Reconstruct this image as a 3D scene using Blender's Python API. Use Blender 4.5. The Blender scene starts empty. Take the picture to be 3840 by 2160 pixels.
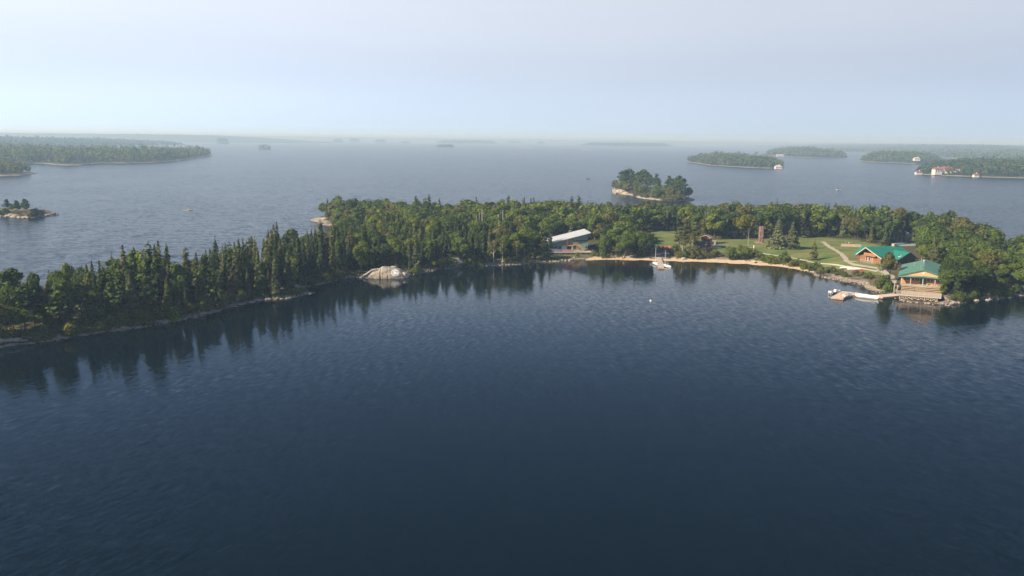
import bpy, math, random
import numpy as np
from mathutils import Vector, Matrix
from mathutils.bvhtree import BVHTree

# ------------------------------------------------------------------ camera, sky, sun, exposure
SC = bpy.context.scene
COL = SC.collection
FPX, CAM_H = 3300.0, 45.0                       # focal length in photo pixels, drone height
ROLL, PITCH = math.atan(0.0117), math.atan(558 / 3300)

cam = bpy.data.cameras.new('camera')
cam_o = bpy.data.objects.new('camera', cam)
COL.objects.link(cam_o)
cam.sensor_width = 36.0
cam.lens = 36.0 * FPX / 3840.0
cam.clip_start = 1.0
cam.clip_end = 90000.0
_r = Vector((1, 0, 0))
_u = Vector((0, math.sin(PITCH), math.cos(PITCH)))
_cx = _r * math.cos(ROLL) + _u * math.sin(ROLL)
_cy = _u * math.cos(ROLL) - _r * math.sin(ROLL)
_cz = _cx.cross(_cy)
mw = Matrix((_cx, _cy, _cz)).transposed().to_4x4()
mw.translation = Vector((0, 0, CAM_H))
cam_o.matrix_world = mw
SC.camera = cam_o

SUN_EL = math.radians(33)
SUN_AZ = math.atan2(-0.92, -0.40)               # compass-like angle from +Y towards +X
to_sun = Vector((math.sin(SUN_AZ) * math.cos(SUN_EL), math.cos(SUN_AZ) * math.cos(SUN_EL), math.sin(SUN_EL)))
SKY_K = 0.043
world = bpy.data.worlds.new('World')
SC.world = world
world.use_nodes = True
wn = world.node_tree
sky = wn.nodes.new('ShaderNodeTexSky')
sky.sky_type = 'NISHITA'
sky.sun_disc = False
sky.sun_elevation = SUN_EL
sky.sun_rotation = -SUN_AZ
sky.altitude = 300
sky.air_density = 0.3
sky.dust_density = 0.1
sky.ozone_density = 4.0
bg = wn.nodes['Background']
# thin bright veil of summer haze over the whole sky, brighter towards the sun (forward scattering)
_tc = wn.nodes.new('ShaderNodeTexCoord')
_dot = wn.nodes.new('ShaderNodeVectorMath')
_dot.operation = 'DOT_PRODUCT'
wn.links.new(_tc.outputs['Generated'], _dot.inputs[0])
_dot.inputs[1].default_value = to_sun
_ma = wn.nodes.new('ShaderNodeMath')
_ma.operation = 'MULTIPLY_ADD'
wn.links.new(_dot.outputs['Value'], _ma.inputs[0])
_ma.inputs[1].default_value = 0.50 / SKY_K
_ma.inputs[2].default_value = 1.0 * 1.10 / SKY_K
_sp = wn.nodes.new('ShaderNodeSeparateXYZ')
wn.links.new(_tc.outputs['Generated'], _sp.inputs[0])
_el = wn.nodes.new('ShaderNodeValToRGB')           # veil thins with height; sharp drop above the frame added to darken water reflections
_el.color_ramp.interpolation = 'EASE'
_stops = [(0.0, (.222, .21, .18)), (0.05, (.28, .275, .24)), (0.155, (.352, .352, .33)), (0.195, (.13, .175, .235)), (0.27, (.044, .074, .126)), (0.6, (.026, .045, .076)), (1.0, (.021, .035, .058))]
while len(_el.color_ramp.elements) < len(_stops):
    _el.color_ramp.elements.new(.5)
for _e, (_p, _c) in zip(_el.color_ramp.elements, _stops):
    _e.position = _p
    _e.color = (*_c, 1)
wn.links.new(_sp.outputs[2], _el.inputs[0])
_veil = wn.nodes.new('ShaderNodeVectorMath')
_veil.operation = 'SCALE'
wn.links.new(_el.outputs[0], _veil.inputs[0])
_nm = wn.nodes.new('ShaderNodeMapping')            # faint high streaks in the veil
_nm.inputs['Scale'].default_value = (1.6, 1.6, 9.0)
wn.links.new(_tc.outputs['Generated'], _nm.inputs[0])
_ns = wn.nodes.new('ShaderNodeTexNoise')
_ns.inputs['Scale'].default_value = 1.7
_ns.inputs['Detail'].default_value = 5.0
wn.links.new(_nm.outputs[0], _ns.inputs['Vector'])
_nr = wn.nodes.new('ShaderNodeMapRange')
for _i, _v in ((1, .3), (2, .7), (3, .975), (4, 1.025)):
    _nr.inputs[_i].default_value = _v
wn.links.new(_ns.outputs[0], _nr.inputs[0])
_nk = wn.nodes.new('ShaderNodeMath')
_nk.operation = 'MULTIPLY'
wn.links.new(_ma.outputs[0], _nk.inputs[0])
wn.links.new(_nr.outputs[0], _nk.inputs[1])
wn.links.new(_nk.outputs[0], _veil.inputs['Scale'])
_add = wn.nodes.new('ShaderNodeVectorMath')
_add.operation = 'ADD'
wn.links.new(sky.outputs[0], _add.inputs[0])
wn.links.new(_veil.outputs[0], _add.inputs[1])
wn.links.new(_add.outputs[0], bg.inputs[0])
bg.inputs[1].default_value = SKY_K
sun = bpy.data.lights.new('sun', 'SUN')
sun.energy = 5.0
sun.angle = math.radians(0.6)
sun.color = (1.0, 0.85, 0.64)
sun_o = bpy.data.objects.new('sun', sun)
COL.objects.link(sun_o)
sun_o.rotation_euler = to_sun.to_track_quat('Z', 'Y').to_euler()
SC.view_settings.view_transform = 'Standard'
SC.view_settings.look = 'None'
SC.view_settings.exposure = 0.94
SC.view_settings.gamma = 1.0
SC.view_settings.use_curve_mapping = False
SC.render.engine = 'CYCLES'
SC.cycles.use_denoising = True
SC.cycles.max_bounces = 6
SC.cycles.transparent_max_bounces = 4
SC.cycles.volume_bounces = 2
SC.cycles.caustics_reflective = False
SC.cycles.caustics_refractive = False

# ------------------------------------------------------------------ survey helpers
def G(x, y, z=0.0):
    """photo pixel of a point known to stand at height z -> world x, y"""
    u, v = x - 1920, y - 1080
    c, s = math.cos(ROLL), math.sin(ROLL)
    a, b = (u * c + v * s) / FPX, (-u * s + v * c) / FPX
    dy, dz = math.cos(PITCH) - b * math.sin(PITCH), -math.sin(PITCH) - b * math.cos(PITCH)
    t = (z - CAM_H) / dz
    return a * t, dy * t

def PX(x, y, z):
    c, s = math.cos(ROLL), math.sin(ROLL)
    d = y * math.cos(PITCH) - (z - CAM_H) * math.sin(PITCH)
    up = y * math.sin(PITCH) + (z - CAM_H) * math.cos(PITCH)
    a, b = x / d * FPX, -up / d * FPX
    return 1920 + a * c - b * s, 1080 + a * s + b * c

def sm(t):
    t = np.clip(t, 0, 1)
    return t * t * (3 - 2 * t)

def poly_sdf(P, poly):
    """signed distance (positive inside) of points P (N,2) to polygon"""
    P = np.asarray(P, float)
    V = np.asarray(poly, float)
    W = np.roll(V, -1, 0)
    E = W - V
    E2 = np.maximum((E * E).sum(1), 1e-9)
    dyE = np.where(E[:, 1] == 0, 1e-9, E[:, 1])
    out_ = np.empty(len(P))
    for i in range(0, len(P), 2000):
        p = P[i:i + 2000]
        wx = p[:, 0:1] - V[None, :, 0]
        wy = p[:, 1:2] - V[None, :, 1]
        t = np.clip((wx * E[:, 0] + wy * E[:, 1]) / E2, 0, 1)
        d = np.sqrt(((wx - t * E[:, 0]) ** 2 + (wy - t * E[:, 1]) ** 2).min(1))
        cr = (V[None, :, 1] > p[:, 1:2]) != (W[None, :, 1] > p[:, 1:2])
        xi = E[:, 0] * wy / dyE + V[:, 0]
        ins = ((cr & (p[:, 0:1] < xi)).sum(1) % 2) == 1
        out_[i:i + 2000] = np.where(ins, d, -d)
    return out_

def line_dist(P, line):
    P = np.asarray(P, float)
    V = np.asarray(line, float)
    best = np.full(len(P), 1e18)
    for a, b in zip(V[:-1], V[1:]):
        e = b - a
        w = P - a
        t = np.clip((w @ e) / max(e @ e, 1e-9), 0, 1)
        d = w - t[:, None] * e
        best = np.minimum(best, (d * d).sum(1))
    return np.sqrt(best)

def wob(x, y, s, seed=0.0):
    x = np.asarray(x, float) / s
    y = np.asarray(y, float) / s
    return (np.sin(x * 1.7 + y * .9 + seed) + np.sin(-x * 1.1 + y * 2.1 + 1.3 + seed * 2) +
            np.sin(x * 3.1 - y * 2.7 + 4.1 + seed) * .5 + np.sin(x * 5.3 + y * 4.7 + seed * 3) * .3) / 2.8

# ------------------------------------------------------------------ materials
MATS = {}
def new_mat(name):
    m = bpy.data.materials.new(name)
    m.use_nodes = True
    nt = m.node_tree
    nt.nodes.clear()
    out = nt.nodes.new('ShaderNodeOutputMaterial')
    MATS[name] = m
    return m, nt, out

def nd(nt, typ, **kw):
    n = nt.nodes.new(typ)
    for k, v in kw.items():
        setattr(n, k, v)
    return n

def noise(nt, scale, detail=3.0, vec=None, rough=.55):
    n = nd(nt, 'ShaderNodeTexNoise')
    n.inputs['Scale'].default_value = scale
    n.inputs['Detail'].default_value = detail
    n.inputs['Roughness'].default_value = rough
    if vec is not None:
        nt.links.new(vec, n.inputs['Vector'])
    return n

def ramp(nt, fac, stops):
    r = nd(nt, 'ShaderNodeValToRGB')
    els = r.color_ramp.elements
    while len(els) < len(stops):
        els.new(.5)
    for e, (p, c) in zip(els, stops):
        e.position = p
        e.color = (*c, 1)
    nt.links.new(fac, r.inputs[0])
    return r

def mixc(nt, fac, a, b, blend='MIX'):
    m = nd(nt, 'ShaderNodeMix', data_type='RGBA', blend_type=blend)
    for sock, v in ((m.inputs[0], fac), (m.inputs[6], a), (m.inputs[7], b)):
        if hasattr(v, 'links'):
            nt.links.new(v, sock)
        elif isinstance(v, (int, float)):
            sock.default_value = v
        else:
            sock.default_value = (*v, 1)
    return m.outputs[2]

def math_n(nt, op, a, b=None, clamp=False):
    m = nd(nt, 'ShaderNodeMath', operation=op, use_clamp=clamp)
    for sock, v in zip(m.inputs, (a, b)):
        if v is None:
            continue
        if hasattr(v, 'links'):
            nt.links.new(v, sock)
        else:
            sock.default_value = v
    return m.outputs[0]

def M(name, col, rough=.8, var=.18, scale=1.5, metallic=0.0, spec=.3, stretch=None):
    if name in MATS:
        return MATS[name]
    m, nt, out = new_mat(name)
    tc = nd(nt, 'ShaderNodeTexCoord')
    vec = tc.outputs['Object']
    if stretch:
        mp = nd(nt, 'ShaderNodeMapping')
        mp.inputs['Scale'].default_value = stretch
        nt.links.new(vec, mp.inputs[0])
        vec = mp.outputs[0]
    n = noise(nt, scale, 4, vec)
    lo = tuple(max(0, c * (1 - var)) for c in col)
    hi = tuple(min(1, c * (1 + var)) for c in col)
    r = ramp(nt, n.outputs[0], [(.3, lo), (.7, hi)])
    p = nd(nt, 'ShaderNodeBsdfPrincipled')
    p.inputs['Roughness'].default_value = rough
    p.inputs['Metallic'].default_value = metallic
    p.inputs['Specular IOR Level'].default_value = spec
    nt.links.new(r.outputs[0], p.inputs['Base Color'])
    nt.links.new(p.outputs[0], out.inputs[0])
    return m

def leaf_mat(name, dark, light, trans=.42):
    if name in MATS:
        return MATS[name]
    m, nt, out = new_mat(name)
    oi = nd(nt, 'ShaderNodeObjectInfo')
    geo = nd(nt, 'ShaderNodeNewGeometry')
    base = ramp(nt, oi.outputs['Random'], [(0, dark), (1, light)])
    br = nd(nt, 'ShaderNodeMapRange')
    br.inputs[3].default_value = .62
    br.inputs[4].default_value = 1.45
    nt.links.new(geo.outputs['Random Per Island'], br.inputs[0])
    tc = nd(nt, 'ShaderNodeTexCoord')
    n = noise(nt, .45, 2, tc.outputs['Object'])
    br2 = nd(nt, 'ShaderNodeMapRange')
    br2.inputs[1].default_value = .3
    br2.inputs[2].default_value = .7
    br2.inputs[3].default_value = .8
    br2.inputs[4].default_value = 1.2
    nt.links.new(n.outputs[0], br2.inputs[0])
    k = math_n(nt, 'MULTIPLY', br.outputs[0], br2.outputs[0])
    vm = nd(nt, 'ShaderNodeVectorMath', operation='SCALE')
    nt.links.new(base.outputs[0], vm.inputs[0])
    nt.links.new(k, vm.inputs['Scale'])
    d = nd(nt, 'ShaderNodeBsdfDiffuse')
    t = nd(nt, 'ShaderNodeBsdfTranslucent')
    nt.links.new(vm.outputs[0], d.inputs[0])
    nt.links.new(vm.outputs[0], t.inputs[0])
    mx = nd(nt, 'ShaderNodeMixShader')
    mx.inputs[0].default_value = trans
    nt.links.new(d.outputs[0], mx.inputs[1])
    nt.links.new(t.outputs[0], mx.inputs[2])
    nt.links.new(mx.outputs[0], out.inputs[0])
    return m

LEAF = {
    'dark green': leaf_mat('leaf dark green', (0.057, 0.086, 0.027), (0.079, 0.113, 0.033)),
    'mid green': leaf_mat('leaf mid green', (0.091, 0.137, 0.030), (0.124, 0.170, 0.039)),
    'fresh green': leaf_mat('leaf fresh green', (0.121, 0.168, 0.028), (0.164, 0.202, 0.033)),
    'yellowing': leaf_mat('leaf yellowing', (0.139, 0.148, 0.028), (0.183, 0.174, 0.031)),
    'olive': leaf_mat('leaf olive', (0.124, 0.127, 0.039), (0.161, 0.155, 0.046)),
    'red': leaf_mat('leaf red', (0.174, 0.052, 0.026), (0.244, 0.078, 0.030)),
    'needle': leaf_mat('needle green', (0.049, 0.071, 0.027), (0.068, 0.095, 0.033), .15),
    'needle olive': leaf_mat('needle olive', (0.091, 0.105, 0.037), (0.130, 0.137, 0.048), .15),
    'needle grey': leaf_mat('needle grey', (0.104, 0.119, 0.055), (0.130, 0.145, 0.066), .15),
    'needle brown': leaf_mat('needle brown', (0.091, 0.063, 0.045), (0.131, 0.087, 0.063), .1),
    'pine': leaf_mat('needle pine', (0.058, 0.092, 0.029), (0.087, 0.123, 0.035), .2),
    'dead twig': leaf_mat('dead twig', (0.148, 0.113, 0.087), (0.209, 0.165, 0.131), .1),
}
BARK = M('bark', (.11, .085, .065), .9, .3, 3)
BIRCH = M('birch bark', (.55, .50, .43), .8, .2, 4)
GREYWOOD = M('weathered grey wood', (.33, .29, .26), .8, .2, 3)

# ------------------------------------------------------------------ mesh building
class MB:
    def __init__(self):
        self.v, self.f, self.mi = [], [], []
    def add(self, vs, fs, mi=0):
        o = len(self.v)
        self.v += [tuple(p) for p in vs]
        self.f += [tuple(i + o for i in f) for f in fs]
        self.mi += [mi] * len(fs)
        return self
    def box(self, x0, x1, y0, y1, z0, z1, mi=0):
        vs = [(x, y, z) for z in (z0, z1) for y in (y0, y1) for x in (x0, x1)]
        return self.add(vs, [(0, 2, 3, 1), (4, 5, 7, 6), (0, 1, 5, 4), (2, 6, 7, 3), (0, 4, 6, 2), (1, 3, 7, 5)], mi)
    def bar(self, a, b, w, h, mi=0, up=(0, 0, 1)):
        a, b = Vector(a), Vector(b)
        d = (b - a).normalized()
        s = d.cross(Vector(up))
        if s.length < 1e-4:
            s = d.cross(Vector((0, 1, 0)))
        s.normalize()
        t = s.cross(d)
        vs = [p + s * (i * w / 2) + t * (j * h / 2) for p in (a, b) for (i, j) in ((-1, -1), (1, -1), (1, 1), (-1, 1))]
        return self.add(vs, [(0, 1, 2, 3), (7, 6, 5, 4), (0, 4, 5, 1), (1, 5, 6, 2), (2, 6, 7, 3), (3, 7, 4, 0)], mi)
    def tube(self, pts, rad, n=6, cap=True, mi=0):
        pts = [Vector(p) for p in pts]
        vs, fs = [], []
        ref = Vector((.31, .87, .37))
        for i, p in enumerate(pts):
            d = (pts[min(i + 1, len(pts) - 1)] - pts[max(i - 1, 0)])
            if d.length < 1e-6:
                d = Vector((0, 0, 1))
            d.normalize()
            s = d.cross(ref).normalized()
            t = d.cross(s)
            r = rad[i] if hasattr(rad, '__len__') else rad
            for k in range(n):
                a = 2 * math.pi * k / n
                vs.append(p + (s * math.cos(a) + t * math.sin(a)) * r)
        for i in range(len(pts) - 1):
            for k in range(n):
                k2 = (k + 1) % n
                fs.append((i * n + k, i * n + k2, (i + 1) * n + k2, (i + 1) * n + k))
        if cap:
            fs.append(tuple(range(n - 1, -1, -1)))
            fs.append(tuple((len(pts) - 1) * n + k for k in range(n)))
        return self.add(vs, fs, mi)
    def slab(self, pts, t, mi=0):
        """thick sheet: polygon pts (any plane), thickness t along -normal"""
        pts = [Vector(p) for p in pts]
        nrm = (pts[1] - pts[0]).cross(pts[2] - pts[0]).normalized()
        n = len(pts)
        vs = pts + [p - nrm * t for p in pts]
        fs = [tuple(range(n)), tuple(range(2 * n - 1, n - 1, -1))]
        fs += [(i, i + n, (i + 1) % n + n, (i + 1) % n) for i in range(n)]
        return self.add(vs, fs, mi)
    def mesh(self, name, mats):
        me = bpy.data.meshes.new(name)
        me.from_pydata(self.v, [], self.f)
        for m in (mats if isinstance(mats, (list, tuple)) else [mats]):
            me.materials.append(m)
        if any(self.mi):
            me.polygons.foreach_set('material_index', self.mi)
        me.update()
        return me
    def build(self, name, mats, parent=None, label=None):
        o = bpy.data.objects.new(name, self.mesh(name, mats))
        COL.objects.link(o)
        if parent is not None:
            o.parent = parent
        if label:
            o['label'] = label
        return o

def np_mesh(name, V, Q, mat):
    """fast mesh from numpy arrays V (n,3), Q (m,k)"""
    me = bpy.data.meshes.new(name)
    k = Q.shape[1]
    me.vertices.add(len(V))
    me.vertices.foreach_set('co', np.ascontiguousarray(V, np.float32).ravel())
    me.loops.add(Q.size)
    me.loops.foreach_set('vertex_index', np.ascontiguousarray(Q, np.int32).ravel())
    me.polygons.add(len(Q))
    me.polygons.foreach_set('loop_start', np.arange(0, Q.size, k, dtype=np.int32))
    me.polygons.foreach_set('loop_total', np.full(len(Q), k, np.int32))
    for m in (mat if isinstance(mat, (list, tuple)) else [mat]):
        me.materials.append(m)
    me.update(calc_edges=True)
    return me

def link(name, me, parent=None):
    o = bpy.data.objects.new(name, me)
    COL.objects.link(o)
    if parent is not None:
        o.parent = parent
    return o

def tag(o, label, cat, group=None):
    o['label'] = label
    o['category'] = cat
    if group:
        o['group'] = group
    return o

def thing(name, label, cat, loc=(0, 0, 0), rotz=0.0, group=None):
    o = bpy.data.objects.new(name, None)
    o.empty_display_size = .3
    COL.objects.link(o)
    o.location = loc
    o.rotation_euler = (0, 0, rotz)
    return tag(o, label, cat, group)

def struct(o):
    o['kind'] = 'structure'
    return o

def stuff(o, label=None, cat=None):
    o['kind'] = 'stuff'
    if label:
        o['label'] = label
    if cat:
        o['category'] = cat
    return o

# ------------------------------------------------------------------ bodies (skinned once while the scene is still empty)
BODY, HEAD = {}, {}
def make_body(pose):
    if pose == 'stand':
        J = {'pel': (0, 0, .95), 'chest': (0, .02, 1.3), 'neck': (0, .01, 1.48), 'head': (0, .03, 1.62), 'crown': (0, .02, 1.72),
             'shL': (-.19, 0, 1.42), 'elL': (-.26, .03, 1.15), 'haL': (-.25, .14, .92), 'fiL': (-.25, .18, .8), 'shR': (.19, 0, 1.42), 'elR': (.27, -.02, 1.15), 'haR': (.26, .08, .9), 'fiR': (.26, .1, .78),
             'hiL': (-.1, 0, .9), 'knL': (-.11, .03, .5), 'anL': (-.11, -.01, .09), 'toL': (-.12, .17, .03), 'hiR': (.1, 0, .9), 'knR': (.12, .05, .5), 'anR': (.13, .05, .09), 'toR': (.14, .23, .03)}
    else:
        J = {'pel': (0, -.15, .42), 'chest': (0, .12, .72), 'neck': (0, .2, .88), 'head': (0, .26, 1.0), 'crown': (0, .27, 1.1),
             'shL': (-.19, .15, .82), 'elL': (-.28, .32, .62), 'haL': (-.22, .5, .45), 'fiL': (-.2, .56, .36), 'shR': (.19, .15, .82), 'elR': (.28, .32, .62), 'haR': (.22, .5, .45), 'fiR': (.2, .56, .36),
             'hiL': (-.1, -.13, .4), 'knL': (-.17, .3, .5), 'anL': (-.15, .02, .09), 'toL': (-.16, .2, .03), 'hiR': (.1, -.13, .4), 'knR': (.17, .3, .5), 'anR': (.15, .02, .09), 'toR': (.16, .2, .03)}
    R = {'pel': .15, 'chest': .165, 'neck': .06, 'head': .105, 'crown': .07, 'shL': .075, 'elL': .05, 'haL': .04, 'fiL': .025, 'hiL': .1, 'knL': .065, 'anL': .045, 'toL': .04}
    E = [('pel', 'chest'), ('chest', 'neck'), ('neck', 'head'), ('head', 'crown')]
    for s_ in 'LR':
        E += [('chest', 'sh' + s_), ('sh' + s_, 'el' + s_), ('el' + s_, 'ha' + s_), ('ha' + s_, 'fi' + s_), ('pel', 'hi' + s_), ('hi' + s_, 'kn' + s_), ('kn' + s_, 'an' + s_), ('an' + s_, 'to' + s_)]
    names = list(J)
    me = bpy.data.meshes.new('tmp')
    me.from_pydata([J[n_] for n_ in names], [(names.index(a), names.index(b)) for a, b in E], [])
    o = bpy.data.objects.new('tmp', me)
    COL.objects.link(o)
    o.modifiers.new('skin', 'SKIN')
    sv = me.skin_vertices[0].data
    for i, n_ in enumerate(names):
        r = R.get(n_, R.get(n_[:-1] + 'L', .05))
        sv[i].radius = (r, r)
        sv[i].use_root = n_ == 'pel'
    sb = o.modifiers.new('sub', 'SUBSURF')
    sb.levels = 1
    dg = bpy.context.evaluated_depsgraph_get()
    BODY[pose] = bpy.data.meshes.new_from_object(o.evaluated_get(dg))
    HEAD[pose] = J['head']
    bpy.data.objects.remove(o)
make_body('stand')
make_body('crouch')

# ------------------------------------------------------------------ main island outline and terrain
FRONT = [(-100, 1312), (0, 1301), (80, 1288), (196, 1277), (314, 1255), (419, 1241), (545, 1225), (664, 1204), (769, 1181),
         (839, 1160), (882, 1143), (935, 1132), (980, 1123), (1049, 1123), (1102, 1115), (1165, 1098), (1128, 1090), (1137, 1076), (1170, 1071), (1207, 1066),
         (1250, 1053), (1294, 1043), (1364, 1040), (1434, 1043), (1514, 1039), (1539, 1031), (1570, 1025), (1600, 1020), (1654, 1007), (1680, 1008), (1710, 1004),
         (1804, 997), (1850, 997), (1944, 992), (2024, 985), (2100, 981), (2181, 976), (2300, 974), (2400, 976), (2446, 978), (2547, 980),
         (2669, 984), (2809, 991), (2914, 1000), (2984, 1009), (3048, 1023), (3064, 1036), (3110, 1045), (3157, 1052), (3237, 1068), (3261, 1085),
         (3290, 1096), (3313, 1100), (3361, 1118), (3392, 1131), (3430, 1137), (3468, 1141), (3551, 1145), (3606, 1137), (3641, 1126), (3690, 1124),
         (3745, 1121), (3814, 1112), (3840, 1107), (3930, 1098), (4050, 1085)]
BACK = [(4120, 1040), (4000, 1010), (3840, 985), (3700, 955), (3660, 928), (3610, 908), (3400, 885), (3000, 850), (2600, 840), (2300, 834), (2000, 831),
        (1800, 835), (1600, 836), (1400, 826), (1330, 815), (1260, 811), (1205, 816), (1182, 824), (1205, 829), (1228, 834), (1202, 838), (1206, 845), (1240, 851), (1266, 856),
        (1262, 868), (1250, 885), (1252, 900), (1262, 925), (1230, 955), (1137, 1000), (900, 1045), (700, 1080), (450, 1120), (300, 1150), (150, 1185), (0, 1212),
        (-90, 1240), (-150, 1285)]
ISLE = [G(x, y) for x, y in FRONT + BACK]
BEACH_PX = [(2170, 976), (2300, 974), (2400, 976), (2446, 978), (2547, 980), (2669, 984), (2809, 991), (2914, 1000), (2984, 1009), (3048, 1023)]
BEACH = [G(x, y) for x, y in BEACH_PX]
ISLE_A = np.array(ISLE)

PADS = []                                       # (x, y, inner radius, outer radius, height)
def height(P):
    P = np.atleast_2d(np.asarray(P, float))
    sd = poly_sdf(P, ISLE) + wob(P[:, 0], P[:, 1], 2.2) * .5 + wob(P[:, 0], P[:, 1], 5.5, 4.0) * .6
    bd = line_dist(P, BEACH)
    bm = sm((16 - bd) / 8)
    rocky = .95 * sm(sd / 1.9) + 1.5 * sm((sd - 2) / 38)
    sandy = .9 * sm(sd / 12) + 1.6 * sm((sd - 8) / 34)
    h = rocky * (1 - bm) + sandy * bm + wob(P[:, 0], P[:, 1], 9, 2.0) * .22 * sm((sd - 1) / 8)
    h = np.where(sd < 0, np.maximum(sd * .4, -3.0), h)
    for x, y, r0, r1, z in PADS:
        d = np.hypot(P[:, 0] - x, P[:, 1] - y)
        w = 1 - sm((d - r0) / (r1 - r0))
        w = np.where(sd > -.3, w * sm((sd + .3) / 2.5), 0)
        h = h * (1 - w) + z * w
    return h

def hz(x, y):
    return float(height([(x, y)])[0])

def GT(x, y, dz=0.0):
    """photo pixel of a point standing on the terrain -> world point"""
    z = 1.0
    for k in range(10):
        p = G(x, y, z + dz)
        z += (max(hz(*p), 0.0) - z) * (.6 if k < 4 else .35)
    return Vector((p[0], p[1], hz(*p)))

PAV_ROT, LODGE_ROT, BOATH_ROT = math.radians(-26), math.radians(22), math.radians(6)
_p = G(3460, 1066.9, 3.1)
PAV = Vector((_p[0], _p[1], 0))
_p = G(3262.6, 982.4, 2.9)
LODGE = Vector((_p[0], _p[1], 2.9))
_p = G(2203.6, 938.9, 1.7)
BOATH = Vector((_p[0], _p[1], 1.7))
def local(root, rot, x, y):
    c, s = math.cos(rot), math.sin(rot)
    return root.x + x * c - y * s, root.y + x * s + y * c
_a = local(PAV, PAV_ROT, 0, 11)
PADS.append((_a[0], _a[1], 12, 18, 2.7))
_a = local(PAV, PAV_ROT, -1, -9)
PADS.append((_a[0], _a[1], 6.5, 9.5, .12))
DECK_C = _a
_a = local(LODGE, LODGE_ROT, 6, 0)
PADS.append((_a[0], _a[1], 12, 24, 2.75))
_a = local(BOATH, BOATH_ROT, -9, 5)
PADS.append((_a[0], _a[1], 13, 20, .75))
_a = local(BOATH, BOATH_ROT, -7, -5)
PADS.append((_a[0], _a[1], 9, 13, .65))
_a = G(1442, 1035)
PADS.append((_a[0], _a[1] + 2, 5, 10, .3))

def grid_sheet(poly, res, lift, zfun, keep=0.0, margin=3.0):
    """grid over a polygon with its border vertices pulled onto the outline"""
    A = np.array(poly)
    x0, y0 = A.min(0) - margin
    x1, y1 = A.max(0) + margin
    nx, ny = int((x1 - x0) / res) + 2, int((y1 - y0) / res) + 2
    X, Y = np.meshgrid(x0 + np.arange(nx) * res, y0 + np.arange(ny) * res)
    P = np.stack([X.ravel(), Y.ravel()], 1)
    sd = poly_sdf(P, poly) - keep
    e = .05
    near = np.abs(sd) < res * .75
    Q = P[near]
    gx = (poly_sdf(Q + [e, 0], poly) - poly_sdf(Q - [e, 0], poly)) / (2 * e)
    gy = (poly_sdf(Q + [0, e], poly) - poly_sdf(Q - [0, e], poly)) / (2 * e)
    P[near] = Q - np.stack([gx, gy], 1) * sd[near][:, None]
    ok = (sd > 0) | near
    idx = np.arange(nx * ny).reshape(ny, nx)
    F = np.stack([idx[:-1, :-1], idx[:-1, 1:], idx[1:, 1:], idx[1:, :-1]], -1).reshape(-1, 4)
    F = F[ok[F].all(1) & (sd[F] > 0).any(1)]
    used = np.unique(F)
    remap = -np.ones(nx * ny, int)
    remap[used] = np.arange(len(used))
    V = np.column_stack([P[used], zfun(P[used]) + lift])
    return V, remap[F]

# ground materials -----------------------------------------------------------
def ground_mat(name, low, low2, floor1, floor2, z0=.7, z1=1.2):
    m, nt, out = new_mat(name)
    geo = nd(nt, 'ShaderNodeNewGeometry')
    sep = nd(nt, 'ShaderNodeSeparateXYZ')
    nt.links.new(geo.outputs['Position'], sep.inputs[0])
    n1 = noise(nt, .35, 5, geo.outputs['Position'])
    n2 = noise(nt, 1.6, 4, geo.outputs['Position'])
    zz = math_n(nt, 'ADD', sep.outputs[2], math_n(nt, 'MULTIPLY', math_n(nt, 'SUBTRACT', n1.outputs[0], .5), 1.8))
    mr = nd(nt, 'ShaderNodeMapRange')
    mr.inputs[1].default_value = z0
    mr.inputs[2].default_value = z1
    nt.links.new(zz, mr.inputs[0])
    rock = ramp(nt, n2.outputs[0], [(.3, low2), (.65, low)])
    fl = ramp(nt, n1.outputs[0], [(.35, floor1), (.65, floor2)])
    c = mixc(nt, mr.outputs[0], rock.outputs[0], fl.outputs[0])
    wet = nd(nt, 'ShaderNodeMapRange')
    wet.inputs[1].default_value = .12
    wet.inputs[2].default_value = .34
    nt.links.new(math_n(nt, 'ADD', sep.outputs[2], math_n(nt, 'MULTIPLY', math_n(nt, 'SUBTRACT', n2.outputs[0], .5), .4)), wet.inputs[0])
    c = mixc(nt, wet.outputs[0], (.045, .04, .036), c)
    p = nd(nt, 'ShaderNodeBsdfPrincipled')
    p.inputs['Roughness'].default_value = .9
    p.inputs['Specular IOR Level'].default_value = .2
    nt.links.new(c, p.inputs['Base Color'])
    b = nd(nt, 'ShaderNodeBump')
    b.inputs['Strength'].default_value = .5
    b.inputs['Distance'].default_value = .4
    nt.links.new(n2.outputs[0], b.inputs['Height'])
    nt.links.new(b.outputs[0], p.inputs['Normal'])
    nt.links.new(p.outputs[0], out.inputs[0])
    return m

GROUND = ground_mat('island ground', (.34, .29, .245), (.07, .058, .05), (.055, .050, .028), (.10, .085, .045))
ROCKY = ground_mat('rocky islet', (.40, .34, .28), (.18, .15, .125), (.10, .085, .05), (.13, .11, .06), .9, 1.6)
FARGROUND = ground_mat('far shore', (.38, .33, .27), (.2, .17, .14), (.045, .06, .028), (.06, .07, .03), .6, 1.0)

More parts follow.
